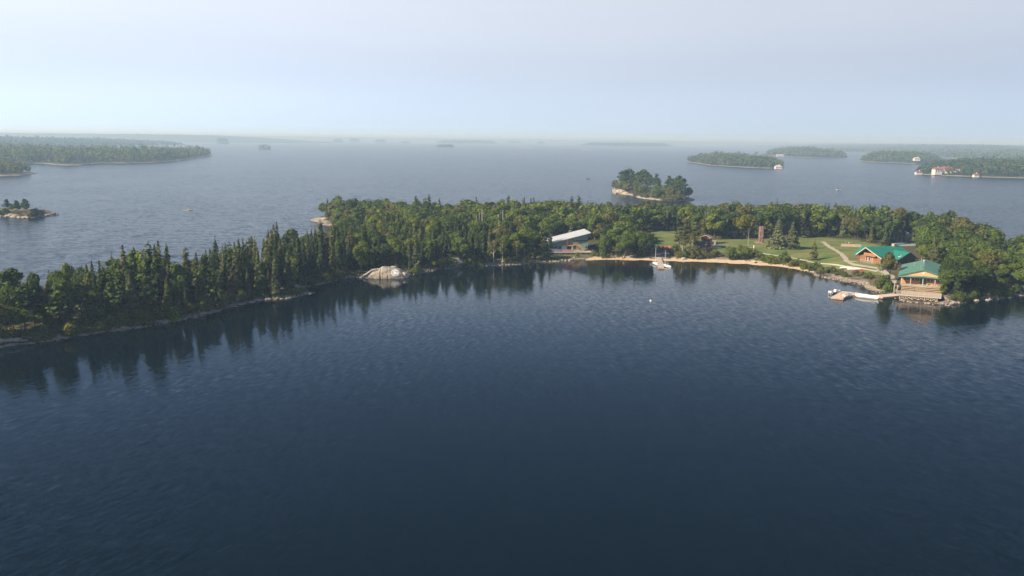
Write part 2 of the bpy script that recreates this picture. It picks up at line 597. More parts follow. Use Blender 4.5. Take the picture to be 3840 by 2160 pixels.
def rock_mat(name, c1, c2, c3):
    m, nt, out = new_mat(name)
    tc = nd(nt, 'ShaderNodeTexCoord')
    n1 = noise(nt, .7, 6, tc.outputs['Object'])
    n2 = noise(nt, 3.5, 5, tc.outputs['Object'])
    a = ramp(nt, n1.outputs[0], [(.32, c2), (.5, c1), (.7, c3)])
    b = ramp(nt, n2.outputs[0], [(.38, (.35, .33, .32)), (.6, (1, 1, 1))])
    c = mixc(nt, .8, a.outputs[0], b.outputs[0], 'MULTIPLY')
    p = nd(nt, 'ShaderNodeBsdfPrincipled')
    p.inputs['Roughness'].default_value = .85
    p.inputs['Specular IOR Level'].default_value = .2
    nt.links.new(c, p.inputs['Base Color'])
    bp = nd(nt, 'ShaderNodeBump')
    bp.inputs['Strength'].default_value = .6
    bp.inputs['Distance'].default_value = .15
    nt.links.new(n2.outputs[0], bp.inputs['Height'])
    nt.links.new(bp.outputs[0], p.inputs['Normal'])
    nt.links.new(p.outputs[0], out.inputs[0])
    return m
ROCK = rock_mat('granite', (.36, .31, .25), (.22, .19, .165), (.44, .37, .29))
ROCK_PALE = rock_mat('pale granite', (.40, .36, .295), (.26, .235, .20), (.46, .41, .32))

V, Fq = grid_sheet(ISLE, 1.5, 0, height, keep=-6.0, margin=10)
isle_o = struct(link('island_ground', np_mesh('island_ground', V, Fq, GROUND)))

# lawn, beach, paths ---------------------------------------------------------
LAWN_PX = [(2440, 866), (2560, 866), (2600, 892), (2700, 900), (2780, 898), (2860, 898), (2950, 890), (3080, 890), (3200, 900), (3330, 925),
           (3345, 985), (3310, 1035), (3200, 1020), (3060, 998), (2940, 974), (2820, 960), (2700, 946), (2560, 940), (2445, 934)]
LAWN = [tuple(GT(x, y).xy) for x, y in LAWN_PX]
m, nt, out = new_mat('mown lawn')
geo = nd(nt, 'ShaderNodeNewGeometry')
n1 = noise(nt, .12, 5, geo.outputs['Position'])
n2 = noise(nt, 1.2, 4, geo.outputs['Position'])
c1 = ramp(nt, n1.outputs[0], [(.32, (.080, .130, .036)), (.5, (.125, .158, .050)), (.68, (.20, .18, .082))])
c2 = ramp(nt, n2.outputs[0], [(.3, (.8, .8, .8)), (.7, (1.15, 1.15, 1.1))])
p = nd(nt, 'ShaderNodeBsdfPrincipled')
p.inputs['Roughness'].default_value = .95
p.inputs['Specular IOR Level'].default_value = .1
nt.links.new(mixc(nt, 1.0, c1.outputs[0], c2.outputs[0], 'MULTIPLY'), p.inputs['Base Color'])
nt.links.new(p.outputs[0], out.inputs[0])
V, Fq = grid_sheet(LAWN, 1.5, .05, height)
struct(link('lawn', np_mesh('lawn', V, Fq, m)))

SAND = M('beach sand', (.50, .38, .26), .95, .15, .8, spec=.1)
def shore_band(line, w0, w1, jit, lift, name, mat):
    line = np.array(line)
    d = np.diff(line, axis=0)
    seg = np.hypot(d[:, 0], d[:, 1])
    s = np.concatenate([[0], np.cumsum(seg)])
    t = np.arange(0, s[-1], 1.5)
    X = np.stack([np.interp(t, s, line[:, 0]), np.interp(t, s, line[:, 1])], 1)
    T = np.gradient(X, axis=0)
    T /= np.hypot(T[:, 0], T[:, 1])[:, None]
    N = np.stack([-T[:, 1], T[:, 0]], 1)
    rows = 8
    P = []
    edge = sm(np.minimum(t, s[-1] - t) / 12)
    for k in range(rows):
        f = k / (rows - 1)
        w = w0 + (w1 + wob(t, t * .3, 6) * jit - w0) * f * (.25 + .75 * edge)
        P.append(X + N * w[:, None])
    P = np.array(P)
    n = len(t)
    V2 = P.reshape(-1, 2)
    V = np.column_stack([V2, height(V2) + lift])
    idx = np.arange(rows * n).reshape(rows, n)
    F = np.stack([idx[:-1, :-1], idx[:-1, 1:], idx[1:, 1:], idx[1:, :-1]], -1).reshape(-1, 4)
    return link(name, np_mesh(name, V, F, mat))
struct(shore_band(BEACH, -3.0, 6.5, 1.2, .05, 'beach', SAND))
RAMP = [tuple(GT(x, y).xy) for x, y in [(2436, 972), (2428, 955), (2440, 938), (2508, 938), (2512, 956), (2516, 972)]]
V, Fq = grid_sheet(RAMP, 1.2, .09, height)
struct(link('launch_ground', np_mesh('launch_ground', V, Fq, M('packed dirt', (.21, .17, .135), .95, .2, .7))))

def ribbon(px, w, name, mat, lift=.10):
    pts = np.array([tuple(GT(x, y).xy) for x, y in px])
    d = np.diff(pts, axis=0)
    s = np.concatenate([[0], np.cumsum(np.hypot(d[:, 0], d[:, 1]))])
    t = np.arange(0, s[-1], 1.0)
    # smooth the corners
    X = np.stack([np.interp(t, s, pts[:, 0]), np.interp(t, s, pts[:, 1])], 1)
    for _ in range(4):
        X[1:-1] = (X[:-2] + 2 * X[1:-1] + X[2:]) / 4
    T = np.gradient(X, axis=0)
    T /= np.hypot(T[:, 0], T[:, 1])[:, None]
    N = np.stack([-T[:, 1], T[:, 0]], 1)
    ww = w * (1 + .15 * np.sin(t * .7) + .1 * np.sin(t * 1.9))
    rows = [X + N * (ww * f)[:, None] for f in (-.5, 0, .5)]
    V2 = np.concatenate(rows)
    V = np.column_stack([V2, height(V2) + lift])
    idx = np.arange(3 * len(t)).reshape(3, -1)
    F = np.stack([idx[:-1, :-1], idx[:-1, 1:], idx[1:, 1:], idx[1:, :-1]], -1).reshape(-1, 4)
    return struct(link(name, np_mesh(name, V, F, mat)))
BANK = [tuple(GT(x, y).xy) for x, y in [(2060, 973), (2140, 970), (2222, 966), (2222, 952), (2140, 950), (2060, 954)]]
V, Fq = grid_sheet(BANK, 1.0, .07, height)
struct(link('grassy_bank', np_mesh('grassy_bank', V, Fq, M('bank grass', (.10, .11, .035), .95, .35, .6))))
GRAVEL = M('path gravel', (.36, .32, .26), .95, .12, 2)
ribbon([(3085, 907), (3098, 917), (3125, 935), (3158, 955), (3170, 970), (3177, 982), (3200, 993), (3255, 1001), (3300, 1008)], 1.9, 'path', GRAVEL)
ribbon([(3180, 983), (3200, 981), (3222, 982)], 1.9, 'path', GRAVEL, .12)
ribbon([(2850, 950), (2960, 966), (3040, 982), (3090, 990), (3170, 1000), (3250, 1011), (3300, 1020)], 1.1, 'path', M('pale gravel', (.44, .43, .39), .95, .12, 2), .08)
ribbon([(3300, 1010), (3330, 1030), (3348, 1060), (3350, 1090), (3352, 1106)], 2.4, 'path', M('trodden ground', (.34, .30, .25), .95, .15, 2), .085)

# ------------------------------------------------------------------ lake
def axis_steps(dense0, dense1, step, far):
    a = list(np.arange(dense0, dense1 + .1, step))
    s, x = step, dense1
    while x < far:
        s *= 1.35
        x += s
        a.append(x)
    s, x = step, dense0
    lo = []
    while x > -far:
        s *= 1.35
        x -= s
        lo.append(x)
    return np.array(lo[::-1] + a)
xs = axis_steps(-220, 300, 5, 45000)
ys = axis_steps(40, 560, 5, 45000)
ys = ys[ys > -3000]
X, Y = np.meshgrid(xs, ys)
P = np.stack([X.ravel(), Y.ravel()], 1)
idx = np.arange(len(P)).reshape(len(ys), len(xs))
Fq = np.stack([idx[:-1, :-1], idx[:-1, 1:], idx[1:, 1:], idx[1:, :-1]], -1).reshape(-1, 4)
df = line_dist(P, [G(*q) for q in FRONT])
db = line_dist(P, [G(*q) for q in BACK])
sdw = -poly_sdf(P, ISLE)
lee = np.where(df <= db + 4, 1 - sm((df - 18) / 85), 0)
lee *= .55 + .45 * sm((230 - P[:, 0]) / 160)
# sheltered water on the near side of the island, open windy lake behind it
lee = np.where(df <= db + 4, np.maximum(lee, .77 - .30 * sm((150 - P[:, 1]) / 80)), lee)
shal = 1 - sm(line_dist(P, BEACH) / 30)

m, nt, out = new_mat('lake water')
geo = nd(nt, 'ShaderNodeNewGeometry')
pos = geo.outputs['Position']
at = nd(nt, 'ShaderNodeAttribute', attribute_name='lee')
ash = nd(nt, 'ShaderNodeAttribute', attribute_name='shallow')
sep = nd(nt, 'ShaderNodeSeparateXYZ')
nt.links.new(pos, sep.inputs[0])
def train(ang, across, along, detail, seed):
    """noise stretched along a crest direction; returns centred slope and the travel direction"""
    mp = nd(nt, 'ShaderNodeMapping', vector_type='POINT')
    mp.inputs['Rotation'].default_value = (0, 0, -ang)
    nt.links.new(pos, mp.inputs[0])
    m2 = nd(nt, 'ShaderNodeMapping')
    m2.inputs['Scale'].default_value = (across, along, 1)
    m2.inputs['Location'].default_value = (seed, seed * 2, seed)
    nt.links.new(mp.outputs[0], m2.inputs[0])
    n = noise(nt, 1.0, detail, m2.outputs[0], .5)
    return math_n(nt, 'SUBTRACT', n.outputs[0], .5), (math.cos(ang), math.sin(ang))
wside = nd(nt, 'ShaderNodeMapRange', interpolation_type='SMOOTHSTEP')
wside.inputs[1].default_value = -45
wside.inputs[2].default_value = 45
nt.links.new(sep.outputs[0], wside.inputs[0])
wB = wside.outputs[0]
wA = math_n(nt, 'SUBTRACT', 1.0, wB)
gust = noise(nt, .012, 3, pos)
gr = nd(nt, 'ShaderNodeMapRange')
for i, v in ((1, .35), (2, .65), (3, .7), (4, 1.4)):
    gr.inputs[i].default_value = v
nt.links.new(gust.outputs[0], gr.inputs[0])
leef = math_n(nt, 'SUBTRACT', 1.0, math_n(nt, 'MULTIPLY', at.outputs['Fac'], .80))
amp = math_n(nt, 'MULTIPLY', leef, gr.outputs[0])
fine = math_n(nt, 'MULTIPLY_ADD', math_n(nt, 'POWER', math_n(nt, 'SUBTRACT', 1.0, at.outputs['Fac']), 2.0), .5)
fine.node.inputs[2].default_value = .12
opn = math_n(nt, 'POWER', math_n(nt, 'SUBTRACT', 1.0, at.outputs['Fac']), 3.0)
parts = []
ANG_A, ANG_B = -math.atan2(.37, .93), math.atan2(.52, .85)
for ang, ac, al, det, k, w, sd_ in ((ANG_A, 1.9, .34, 3, .60, wA, 3.0), (ANG_B, 2.1, .34, 3, .42, wB, 11.0),
                                    (.2, .55, .13, 2, .16, None, 7.0), (1.45, 1.3, .8, 2, .16, None, 23.0),
                                    (1.55, .16, .10, 3, .30, 'open', 57.0), (1.2, .45, .30, 3, .42, 'open', 63.0),
                                    (.9, 3.4, 2.2, 2, .62, None, 31.0), (-.7, 4.1, 2.6, 2, .62, None, 41.0)):
    sl, d = train(ang, ac, al, det, sd_)
    sl = math_n(nt, 'MULTIPLY', sl, k)
    if w is not None:
        sl = math_n(nt, 'MULTIPLY', sl, opn if w == 'open' else w)
    if ac > 3:
        sl = math_n(nt, 'MULTIPLY', sl, fine)
    parts.append((sl, d))
def total(i):
    t = None
    for sl, d in parts:
        v = math_n(nt, 'MULTIPLY', sl, d[i])
        t = v if t is None else math_n(nt, 'ADD', t, v)
    return math_n(nt, 'MULTIPLY', t, amp)
cmb = nd(nt, 'ShaderNodeCombineXYZ')
nt.links.new(total(0), cmb.inputs[0])
nt.links.new(total(1), cmb.inputs[1])
cmb.inputs[2].default_value = 1.0
nrm = nd(nt, 'ShaderNodeVectorMath', operation='NORMALIZE')
nt.links.new(cmb.outputs[0], nrm.inputs[0])
p = nd(nt, 'ShaderNodeBsdfPrincipled')
rgh = math_n(nt, 'MULTIPLY_ADD', math_n(nt, 'POWER', math_n(nt, 'SUBTRACT', 1.0, at.outputs['Fac']), 3.0), .125)
rgh.node.inputs[2].default_value = .085
nt.links.new(rgh, p.inputs['Roughness'])
nt.links.new(mixc(nt, ash.outputs['Fac'], (.0012, .0058, .0105), (.030, .022, .010)), p.inputs['Base Color'])
p.inputs['Roughness'].default_value = .05
p.inputs['IOR'].default_value = 1.23
p.inputs['Specular Tint'].default_value = (.54, .79, 1.0, 1)
nt.links.new(nrm.outputs[0], p.inputs['Normal'])
nt.links.new(p.outputs[0], out.inputs[0])
V = np.column_stack([P, np.zeros(len(P))])
me = np_mesh('lake', V, Fq, m)
for nm, arr in (('lee', lee), ('shallow', shal)):
    a = me.attributes.new(nm, 'FLOAT', 'POINT')
    a.data.foreach_set('value', arr.astype(np.float32))
struct(link('lake', me))
# lake bed under the whole sheet is never seen: the water is dark and deep

# ------------------------------------------------------------------ tree prototypes
def cards(C, N, size, rng, asp=1.0, along=None):
    """one quad per centre, facing N; along = preferred long direction"""
    n = len(C)
    N = N / np.maximum(np.linalg.norm(N, axis=1), 1e-6)[:, None]
    R = rng.normal(size=(n, 3)) if along is None else along + rng.normal(size=(n, 3)) * .12
    T = np.cross(N, R)
    T /= np.maximum(np.linalg.norm(T, axis=1), 1e-6)[:, None]
    B = np.cross(T, N)
    s = (size if hasattr(size, '__len__') else np.full(n, size))[:, None] * .5
    k = rng.uniform(.55, 1.0, size=(n, 4, 1))
    V = np.stack([C - T * s * k[:, 0] * .9 - B * s * asp * .5, C + T * s * k[:, 1] * .5 - B * s * asp * k[:, 2],
                  C + T * s + B * s * asp * .4, C - T * s * .4 * k[:, 3] + B * s * asp], 1)
    return V.reshape(-1, 3), np.arange(4 * n).reshape(n, 4)

def sph(n, rng):
    v = rng.normal(size=(n, 3))
    return v / np.linalg.norm(v, axis=1)[:, None]

def broadleaf_crown(seed, h, r, nclump=16, ncard=1500, base=.28, size=.62, sparse=0.0):
    rng = np.random.default_rng(seed)
    cz = h * (base + (1 - base) * .5)
    rz = h * (1 - base) * .5
    d = sph(nclump, rng)
    rad = rng.uniform(.45, .82, nclump)
    CC = d * rad[:, None] * [r, r, rz * .95] + [0, 0, cz]
    CC[0] = (0, 0, cz + rz * .45)
    CR = r * rng.uniform(.34, .52, nclump)
    wgt = CR ** 2
    pick = rng.choice(nclump, int(ncard * 1.7), p=wgt / wgt.sum())
    s = sph(len(pick), rng)
    P = CC[pick] + s * (CR[pick] * rng.uniform(.72, 1.08, len(pick)))[:, None] * [1, 1, .85]
    # drop leaves buried in another clump
    bury = np.zeros(len(P), int)
    for c, q in zip(CC, CR):
        bury += (np.linalg.norm((P - c) / [1, 1, .85], axis=1) < q * .7)
    keep = bury == 0
    P, s = P[keep][:ncard], s[keep][:ncard]
    outw = (P - [0, 0, cz]) / [r, r, rz]
    N = s * .75 + outw * .35 + np.array([0, 0, .3]) + rng.normal(size=P.shape) * .42
    V, Q = cards(P, N, size * rng.uniform(.6, 1.25, len(P)), rng)
    return V, Q

def trunk_mesh(seed, h, r, lean=.04, limbs=6, top=.75, spread=.5, mat=BARK, low=.35, thick=.018):
    rnd = random.Random(seed)
    mb = MB()
    dx, dy = rnd.uniform(-lean, lean) * h, rnd.uniform(-lean, lean) * h
    pts = [(0, 0, -.6), (0, 0, 0)] + [(dx * f + rnd.uniform(-.08, .08), dy * f + rnd.uniform(-.08, .08), h * top * f) for f in (.3, .55, .8, 1.0)]
    rb = h * thick
    mb.tube(pts, [rb * 1.2, rb * 1.1, rb * .85, rb * .65, rb * .45, rb * .2], 6)
    for i in range(limbs):
        f = low + (1 - low) * i / limbs
        a = i * 2.4 + rnd.uniform(-.5, .5)
        z0 = h * top * f
        L = r * rnd.uniform(.55, .9)
        c, s = math.cos(a), math.sin(a)
        p0 = (dx * f, dy * f, z0)
        p1 = (dx * f + c * L * .5, dy * f + s * L * .5, z0 + L * spread * .7)
        p2 = (dx * f + c * L, dy * f + s * L, z0 + L * spread * 1.5)
        mb.tube([p0, p1, p2], [rb * .5 * (1.2 - f), rb * .32 * (1.2 - f), rb * .1], 5)
    return mb

def spruce_crown(seed, h, r, ncard=1100, power=.85, droop=.35, size=.55, base=.06, club=False, gap=0.0):
    rng = np.random.default_rng(seed)
    n = ncard
    f = base + (1 - base) * (1 - np.sqrt(rng.uniform(0, 1, n)) ** 1.15)      # more low down
    whorl = h / 26.0
    z = np.round(f * h / whorl) * whorl + rng.normal(size=n) * whorl * .22
    z = np.clip(z, .2, h)
    fr = np.clip(1 - z / h, 0, 1)
    env = r * fr ** power
    if club:
        env = np.maximum(env, r * .42 * (fr < .22) * np.sqrt(np.clip(fr / .06, 0, 1)))
    nb = 9
    ai = rng.integers(0, nb, n)
    wi = np.round(z / whorl).astype(int)
    ang = ai * 2 * math.pi / nb + wi * 1.7 + rng.normal(size=n) * .16
    lenv = .68 + .5 * ((np.sin(ai * 12.9898 + wi * 78.233) * 43758.5453) % 1.0)
    env = env * lenv
    if gap:
        g = ((np.sin(ai * 3.7 + wi * 11.3 + seed) * 9871.77) % 1.0) > gap
        z, env, ang = z[g], env[g], ang[g]
        n = len(z)
    t = rng.uniform(.15, 1.0, n) ** .6
    rad = env * t
    D = np.stack([np.cos(ang), np.sin(ang), np.zeros(n)], 1)
    P = D * rad[:, None]
    P[:, 2] = z - rad * droop + .12 * t * env
    N = D * .55 + np.array([0, 0, .75]) + rng.normal(size=(n, 3)) * .38
    sz = size * rng.uniform(.65, 1.25, n) * (.55 + .6 * np.clip(env / max(r, .1), 0, 1))
    V, Q = cards(P, N, sz, rng, asp=1.35, along=D)
    return V, Q

def pine_crown(seed, h, r, tiers=9, ncard=900, low=.42, size=.6):
    rng = np.random.default_rng(seed)
    PP, NN = [], []
    per = ncard // (tiers + 1)
    for i in range(tiers + 1):
        f = low + (1 - low) * i / tiers
        a = i * 2.4 + rng.uniform(-.5, .5)
        L = r * (1.05 - .75 * ((f - low) / (1 - low)) ** 1.6) * rng.uniform(.55, 1.1)
        c = np.array([math.cos(a) * L * .55, math.sin(a) * L * .55, h * f + L * .12])
        if i == tiers:
            c, L = np.array([0, 0, h * .965]), r * .5
        s = sph(per, rng)
        q = c + s * (rng.uniform(.5, 1.0, per) ** .5)[:, None] * [L * .62, L * .62, L * .24 + .3]
        PP.append(q)
        NN.append(s * .5 + np.array([0, 0, .7]) + rng.normal(size=(per, 3)) * .4)
    P, N = np.concatenate(PP), np.concatenate(NN)
    return cards(P, N, size * rng.uniform(.6, 1.2, len(P)), rng, asp=1.2)

def pine_trunk(seed, h, r):
    return trunk_mesh(seed, h, r * .8, .03, 9, .96, .18, BARK, .42, .014)

def dead_tree_mesh(seed, h, spread=.45, n=16, thick=.016):
    rnd = random.Random(seed)
    mb = MB()
    pts, x, y = [(0, 0, -.5)], 0, 0
    for i in range(6):
        pts.append((x, y, h * i / 5))
        x += rnd.uniform(-.05, .05) * h * .3
        y += rnd.uniform(-.05, .05) * h * .3
    rb = h * thick
    mb.tube(pts, [rb * 1.1, rb, rb * .85, rb * .65, rb * .45, rb * .25, .02], 6)
    for i in range(n):
        f = rnd.uniform(.3, .97)
        k = min(int(f * 5), 4)
        t = f * 5 - k
        p0 = Vector(pts[k + 1]).lerp(Vector(pts[min(k + 2, 6)]), t)
        a = i * 2.4 + rnd.uniform(-.4, .4)
        L = h * spread * (1.15 - f) * rnd.uniform(.6, 1.2)
        d = Vector((math.cos(a), math.sin(a), rnd.uniform(.35, 1.1))).normalized()
        p1 = p0 + d * L * .5 + Vector((0, 0, .05 * L))
        p2 = p0 + d * L + Vector((0, 0, .2 * L))
        r1 = rb * .42 * (1.15 - f)
        mb.tube([p0, p1, p2], [r1, r1 * .7, r1 * .25], 5)
        for s in (-1, 1):
            q = p1 + Vector((math.cos(a + s * .7), math.sin(a + s * .7), .8)).normalized() * L * .4
            mb.tube([p1, q], [r1 * .55, r1 * .15], 4)
    return mb

PROTO = {}
def proto(kind, crowns):
    PROTO[kind] = crowns
L0 = LEAF['mid green']
proto('broadleaf', [(np_mesh('broadleaf_crown', *broadleaf_crown(10 + i, 10, r_, nc, 1900, b_), L0),
                     trunk_mesh(10 + i, 10, r_).mesh('broadleaf_trunk', BARK), 10.0)
                    for i, (r_, nc, b_) in enumerate([(3.2, 15, .22), (3.7, 18, .25), (2.8, 14, .2), (3.5, 20, .3), (4.1, 22, .28), (2.5, 12, .18), (3.0, 13, .34)])])
proto('spruce', [(np_mesh('spruce_crown', *spruce_crown(40 + i, 10, r_, 1400, pw, .35, .5, bs, cl, gp), LEAF['needle']),
                  trunk_mesh(40 + i, 10, 1.0, .015, 0, .98, .3, BARK, .3, .011).mesh('spruce_trunk', BARK), 10.0)
                 for i, (r_, pw, bs, cl, gp) in enumerate([(1.35, .85, .05, False, .0), (1.7, .95, .04, False, .1), (1.15, .75, .1, True, .15), (1.45, .9, .08, False, .2), (2.0, 1.0, .03, False, .05), (1.25, .8, .14, False, .3)])])
proto('lawn_spruce', [(np_mesh('spruce_crown', *spruce_crown(60 + i, 10, r_, 2600, .8, .3, .62, .02, False, .05), LEAF['needle grey']),
                       trunk_mesh(60 + i, 10, 1.0, .01, 0, .98, .3, BARK, .3, .014).mesh('spruce_trunk', BARK), 10.0)
                      for i, r_ in enumerate([3.6, 3.0])])
proto('thin_spruce', [(np_mesh('spruce_crown', *spruce_crown(66, 10, 2.6, 900, .75, .25, .6, .1, False, .35), LEAF['needle olive']),
                       trunk_mesh(66, 10, 1.0, .02, 0, .98, .3, BARK, .3, .014).mesh('spruce_trunk', BARK), 10.0)])
proto('pine', [(np_mesh('pine_crown', *pine_crown(80 + i, 10, r_, t_, 1000, lo_), LEAF['pine']),
                pine_trunk(80 + i, 10, r_).mesh('pine_trunk', BARK), 10.0)
               for i, (r_, t_, lo_) in enumerate([(2.6, 9, .4), (2.2, 8, .5), (3.0, 11, .3), (2.0, 10, .35)])])
proto('dead', [(None, dead_tree_mesh(100 + i, 10, sp, n_).mesh('dead_trunk', GREYWOOD), 10.0) for i, (sp, n_) in enumerate([(.42, 16), (.3, 14), (.5, 20)])])
proto('birch', [(np_mesh('birch_crown', *broadleaf_crown(120 + i, 10, 2.6, 10, 420, .5, .45), LEAF['olive']),
                 dead_tree_mesh(121 + i, 9.2, .45, 14, .015).mesh('birch_trunk', BIRCH), 10.0) for i in range(2)])
proto('shrub', [(np_mesh('shrub_foliage', *broadleaf_crown(140 + i, 3.0, r_, 9, 620, -.05, .42), L0),
                 trunk_mesh(140 + i, 3.0, r_, .1, 5, .6, .8, BARK, .1, .02).mesh('shrub_stem', BARK), 3.0) for i, r_ in enumerate([1.7, 2.1, 1.4, 2.5])])

def plant(kind, xyz, h, label, cat, group, color=None, variant=None, rnd=random, widen=1.0, name=None):
    pr = PROTO[kind]
    i = rnd.randrange(len(pr)) if variant is None else variant % len(pr)
    crown, trunk, h0 = pr[i]
    nm = name or {'broadleaf': 'broadleaf_tree', 'spruce': 'spruce_tree', 'lawn_spruce': 'spruce_tree', 'thin_spruce': 'spruce_tree', 'pine': 'pine_tree',
                  'dead': 'dead_tree', 'birch': 'birch_tree', 'shrub': 'shrub'}[kind]
    t = thing(nm, label, cat, xyz, rnd.uniform(0, 6.28), group)
    s = h / h0
    t.scale = (s * widen, s * widen, s)
    o = link('trunk' if kind != 'shrub' else 'stem', trunk, t)
    if crown is not None:
        c = link('crown' if kind != 'shrub' else 'foliage', crown, t)
        if color:
            c.material_slots[0].link = 'OBJECT'
            c.material_slots[0].material = LEAF[color]
    return t

# ------------------------------------------------------------------ forest of the main island
RND = random.Random(7)
NPR = np.random.default_rng(7)
LAWN_A = np.array(LAWN)
PROTECT = []            # photo windows that nearer trees must not close: x0, y0, x1, y1, distance
def protect(x0, y0, x1, y1, d):
    PROTECT.append((x0, y0, x1, y1, d))
protect(2066, 852, 2240, 972, 346)
protect(2022, 850, 2080, 915, 346)          # boathouse front
protect(2215, 905, 2250, 965, 340)
protect(2445, 868, 2532, 976, 372)          # field and canoe rack
protect(2630, 876, 2692, 934, 352)          # hut
protect(2838, 846, 2872, 912, 380)          # climbing tower
protect(2560, 972, 3060, 1030, 330)         # beach edge
protect(2250, 955, 2560, 990, 330)
protect(2790, 905, 3232, 1004, 345)         # lawn
protect(3205, 912, 3440, 990, 318)          # lodge
protect(3352, 965, 3546, 1140, 290)         # dining hall
protect(3400, 903, 3430, 935, 372)          # court
protect(1372, 996, 1530, 1045, 260)         # painted rock
protect(3060, 1030, 3330, 1110, 290)

OPEN = [[GT(*q).xy for q in pts] for pts in (
    [(1985, 986), (2262, 986), (2262, 925), (2215, 905), (2000, 905)],
    [(2425, 985), (2425, 930), (2530, 930), (2530, 985)],
    [(2350, 930), (2350, 872), (2450, 866), (2450, 932)],
    [(3205, 985), (3240, 925), (3440, 918), (3470, 985), (3580, 1000), (3580, 1140), (3340, 1140), (3320, 1010)],
    [(3340, 925), (3440, 925), (3450, 900), (3350, 900)],
    [(3040, 1000), (3330, 1030), (3330, 1110), (3040, 1040)],
    [(2610, 905), (2720, 905), (2720, 945), (2610, 945)],
    [(2530, 988), (2530, 930), (2800, 938), (2800, 996)],
    [(2800, 885), (2900, 885), (2900, 915), (2800, 915)],
    [(1372, 1042), (1372, 1015), (1530, 1015), (1530, 1042)],
    [(1040, 1125), (1030, 1108), (1120, 1090), (1170, 1098)],
    [(160, 1285), (165, 1235), (225, 1235), (230, 1280)],
    [(1180, 850), (1182, 818), (1245, 822), (1268, 850)],
    [(1245, 900), (1250, 860), (1300, 865), (1300, 905)],
)]
FOOT = [(tuple(_b.x for _b in ()),)] if False else []

def allowed(x, y, h, r, d_extra=0):
    bx, by = PX(x, y, 1.5)
    tx, ty = PX(x, y, 1.5 + h)
    d = y
    rp = r / d * FPX
    for x0, y0, x1, y1, dist in PROTECT:
        if d < dist and bx + rp > x0 and bx - rp < x1 and ty < y1 and by > y0:
            return False
    return True

def region(px, d, front):
    """phrase that says where in the photograph a plant stands"""
    if px < 430 and d < 300: return 'at the near left end'
    if px < 830 and d < 300: return 'on the outer left arm'
    if px < 1330 and d < 330: return 'on the arm by the painted rock'
    if px < 1990 and d < 350: return 'between painted rock and boathouse'
    if px < 1560: return 'above the back left rocks'
    if px < 2240: return 'behind the teal boathouse'
    if px < 2450 and d < 372: return 'between boathouse and canoe rack'
    if px < 2640: return 'behind the sports field'
    if px < 2900 and d < 330: return 'between beach and red hut'
    if px < 2900: return 'behind hut and climbing tower'
    if px < 3380: return 'behind lawn and log lodge'
    if d > 330: return 'behind the ball court'
    return 'right of the dining hall'

xs_, ys_ = ISLE_A[:, 0], ISLE_A[:, 1]
bb = (xs_.min(), xs_.max(), ys_.min(), ys_.max())
cand = np.stack([NPR.uniform(bb[0], bb[1], 60000), NPR.uniform(bb[2], bb[3], 60000)], 1)
sdc = poly_sdf(cand, ISLE)
law = poly_sdf(cand, LAWN)
ok = (sdc > 2.2) & (law < -1.0)
for pl in OPEN:
    ok &= poly_sdf(cand, [tuple(q) for q in pl]) < 0
cand, sdc = cand[ok], sdc[ok]
taken = {}
def free(x, y, r):
    cs = 6.0
    i, j = int(x // cs), int(y // cs)
    for a in range(i - 2, i + 3):
        for b in range(j - 2, j + 3):
            for (u, v, q) in taken.get((a, b), ()):
                if (x - u) ** 2 + (y - v) ** 2 < (r + q) ** 2:
                    return False
    return True
def take(x, y, r):
    taken.setdefault((int(x // 6.0), int(y // 6.0)), []).append((x, y, r))

TREES = []              # (kind, x, y, h, r, colour, px)
def arm_scale(px):
    return float(np.interp(px, [-100, 0, 200, 330, 450, 570, 680, 760, 850, 1000, 1250, 1400, 3840], [1.05, 1.15, 1.12, 1.05, 1.2, 1.25, 1.08, 1.08, 1.25, 1.25, 1.18, 1.05, 1]))

def special(kind, px, py, h, color=None, variant=None, widen=1.0, name=None, label=None, cat='tree', group=None):
    q = GT(px, py)
    take(q.x, q.y, 1.2)
    return plant(kind, q, h, label, cat, group, color, variant, RND, widen, name)

# trees one can pick out in the photograph
special('lawn_spruce', 2916, 932, 12.6, variant=0, label='large grey-green spruce on the lawn, left of the pair')
special('lawn_spruce', 2968, 934, 11.4, variant=1, label='large grey-green spruce on the lawn, right of the pair')
special('thin_spruce', 3051, 976, 8.0, label='lone thin spruce on the open lawn beside the path')
special('birch', 2556, 968, 9.0, variant=0, label='pale bare birch leaning beside the beach, left one')
special('birch', 2594, 965, 9.8, variant=1, label='pale bare birch in the bushes in front of the red hut', widen=.9)
special('birch', 1852, 986, 9.0, variant=0, label='leftmost of three white birches on the stony shore')
special('birch', 1884, 985, 9.2, variant=1, label='middle of three white birches on the stony shore', widen=.8)
special('birch', 1938, 984, 8.2, variant=0, label='rightmost of three white birches on the stony shore')
special('spruce', 2033, 950, 13.0, 'needle olive', 4, 1.25, label='tall olive spruce in front of the left end of the boathouse')
special('spruce', 2062, 952, 9.6, 'needle', 1, 1.2, label='dark spruce covering the left end of the boathouse wall')
special('broadleaf', 2018, 945, 7.5, 'fresh green', 5, label='light green small tree at the low end of the white roof')
special('dead', 3722, 1012, 6.5, variant=2, label='bare white dead tree among the right shore trees')
special('dead', 3826, 1040, 6.0, variant=1, label='bare grey dead tree at the right edge of the photo')
special('dead', 625, 1075, 11.5, variant=0, label='dark bare snag above the trees of the left arm')
special('dead', 2805, 925, 8.0, variant=0, label='bare grey snag in front of the trees left of the climbing tower')
special('dead', 1705, 842, 11.0, variant=1, label='bare pale snag on the skyline of the back wood')
special('dead', 2650, 880, 12.0, variant=1, label='tall bare snag behind the red hut')
special('spruce', 872, 1122, 9.0, 'needle brown', 1, 1.0, label='rust-brown dead spruce on the left arm shore')
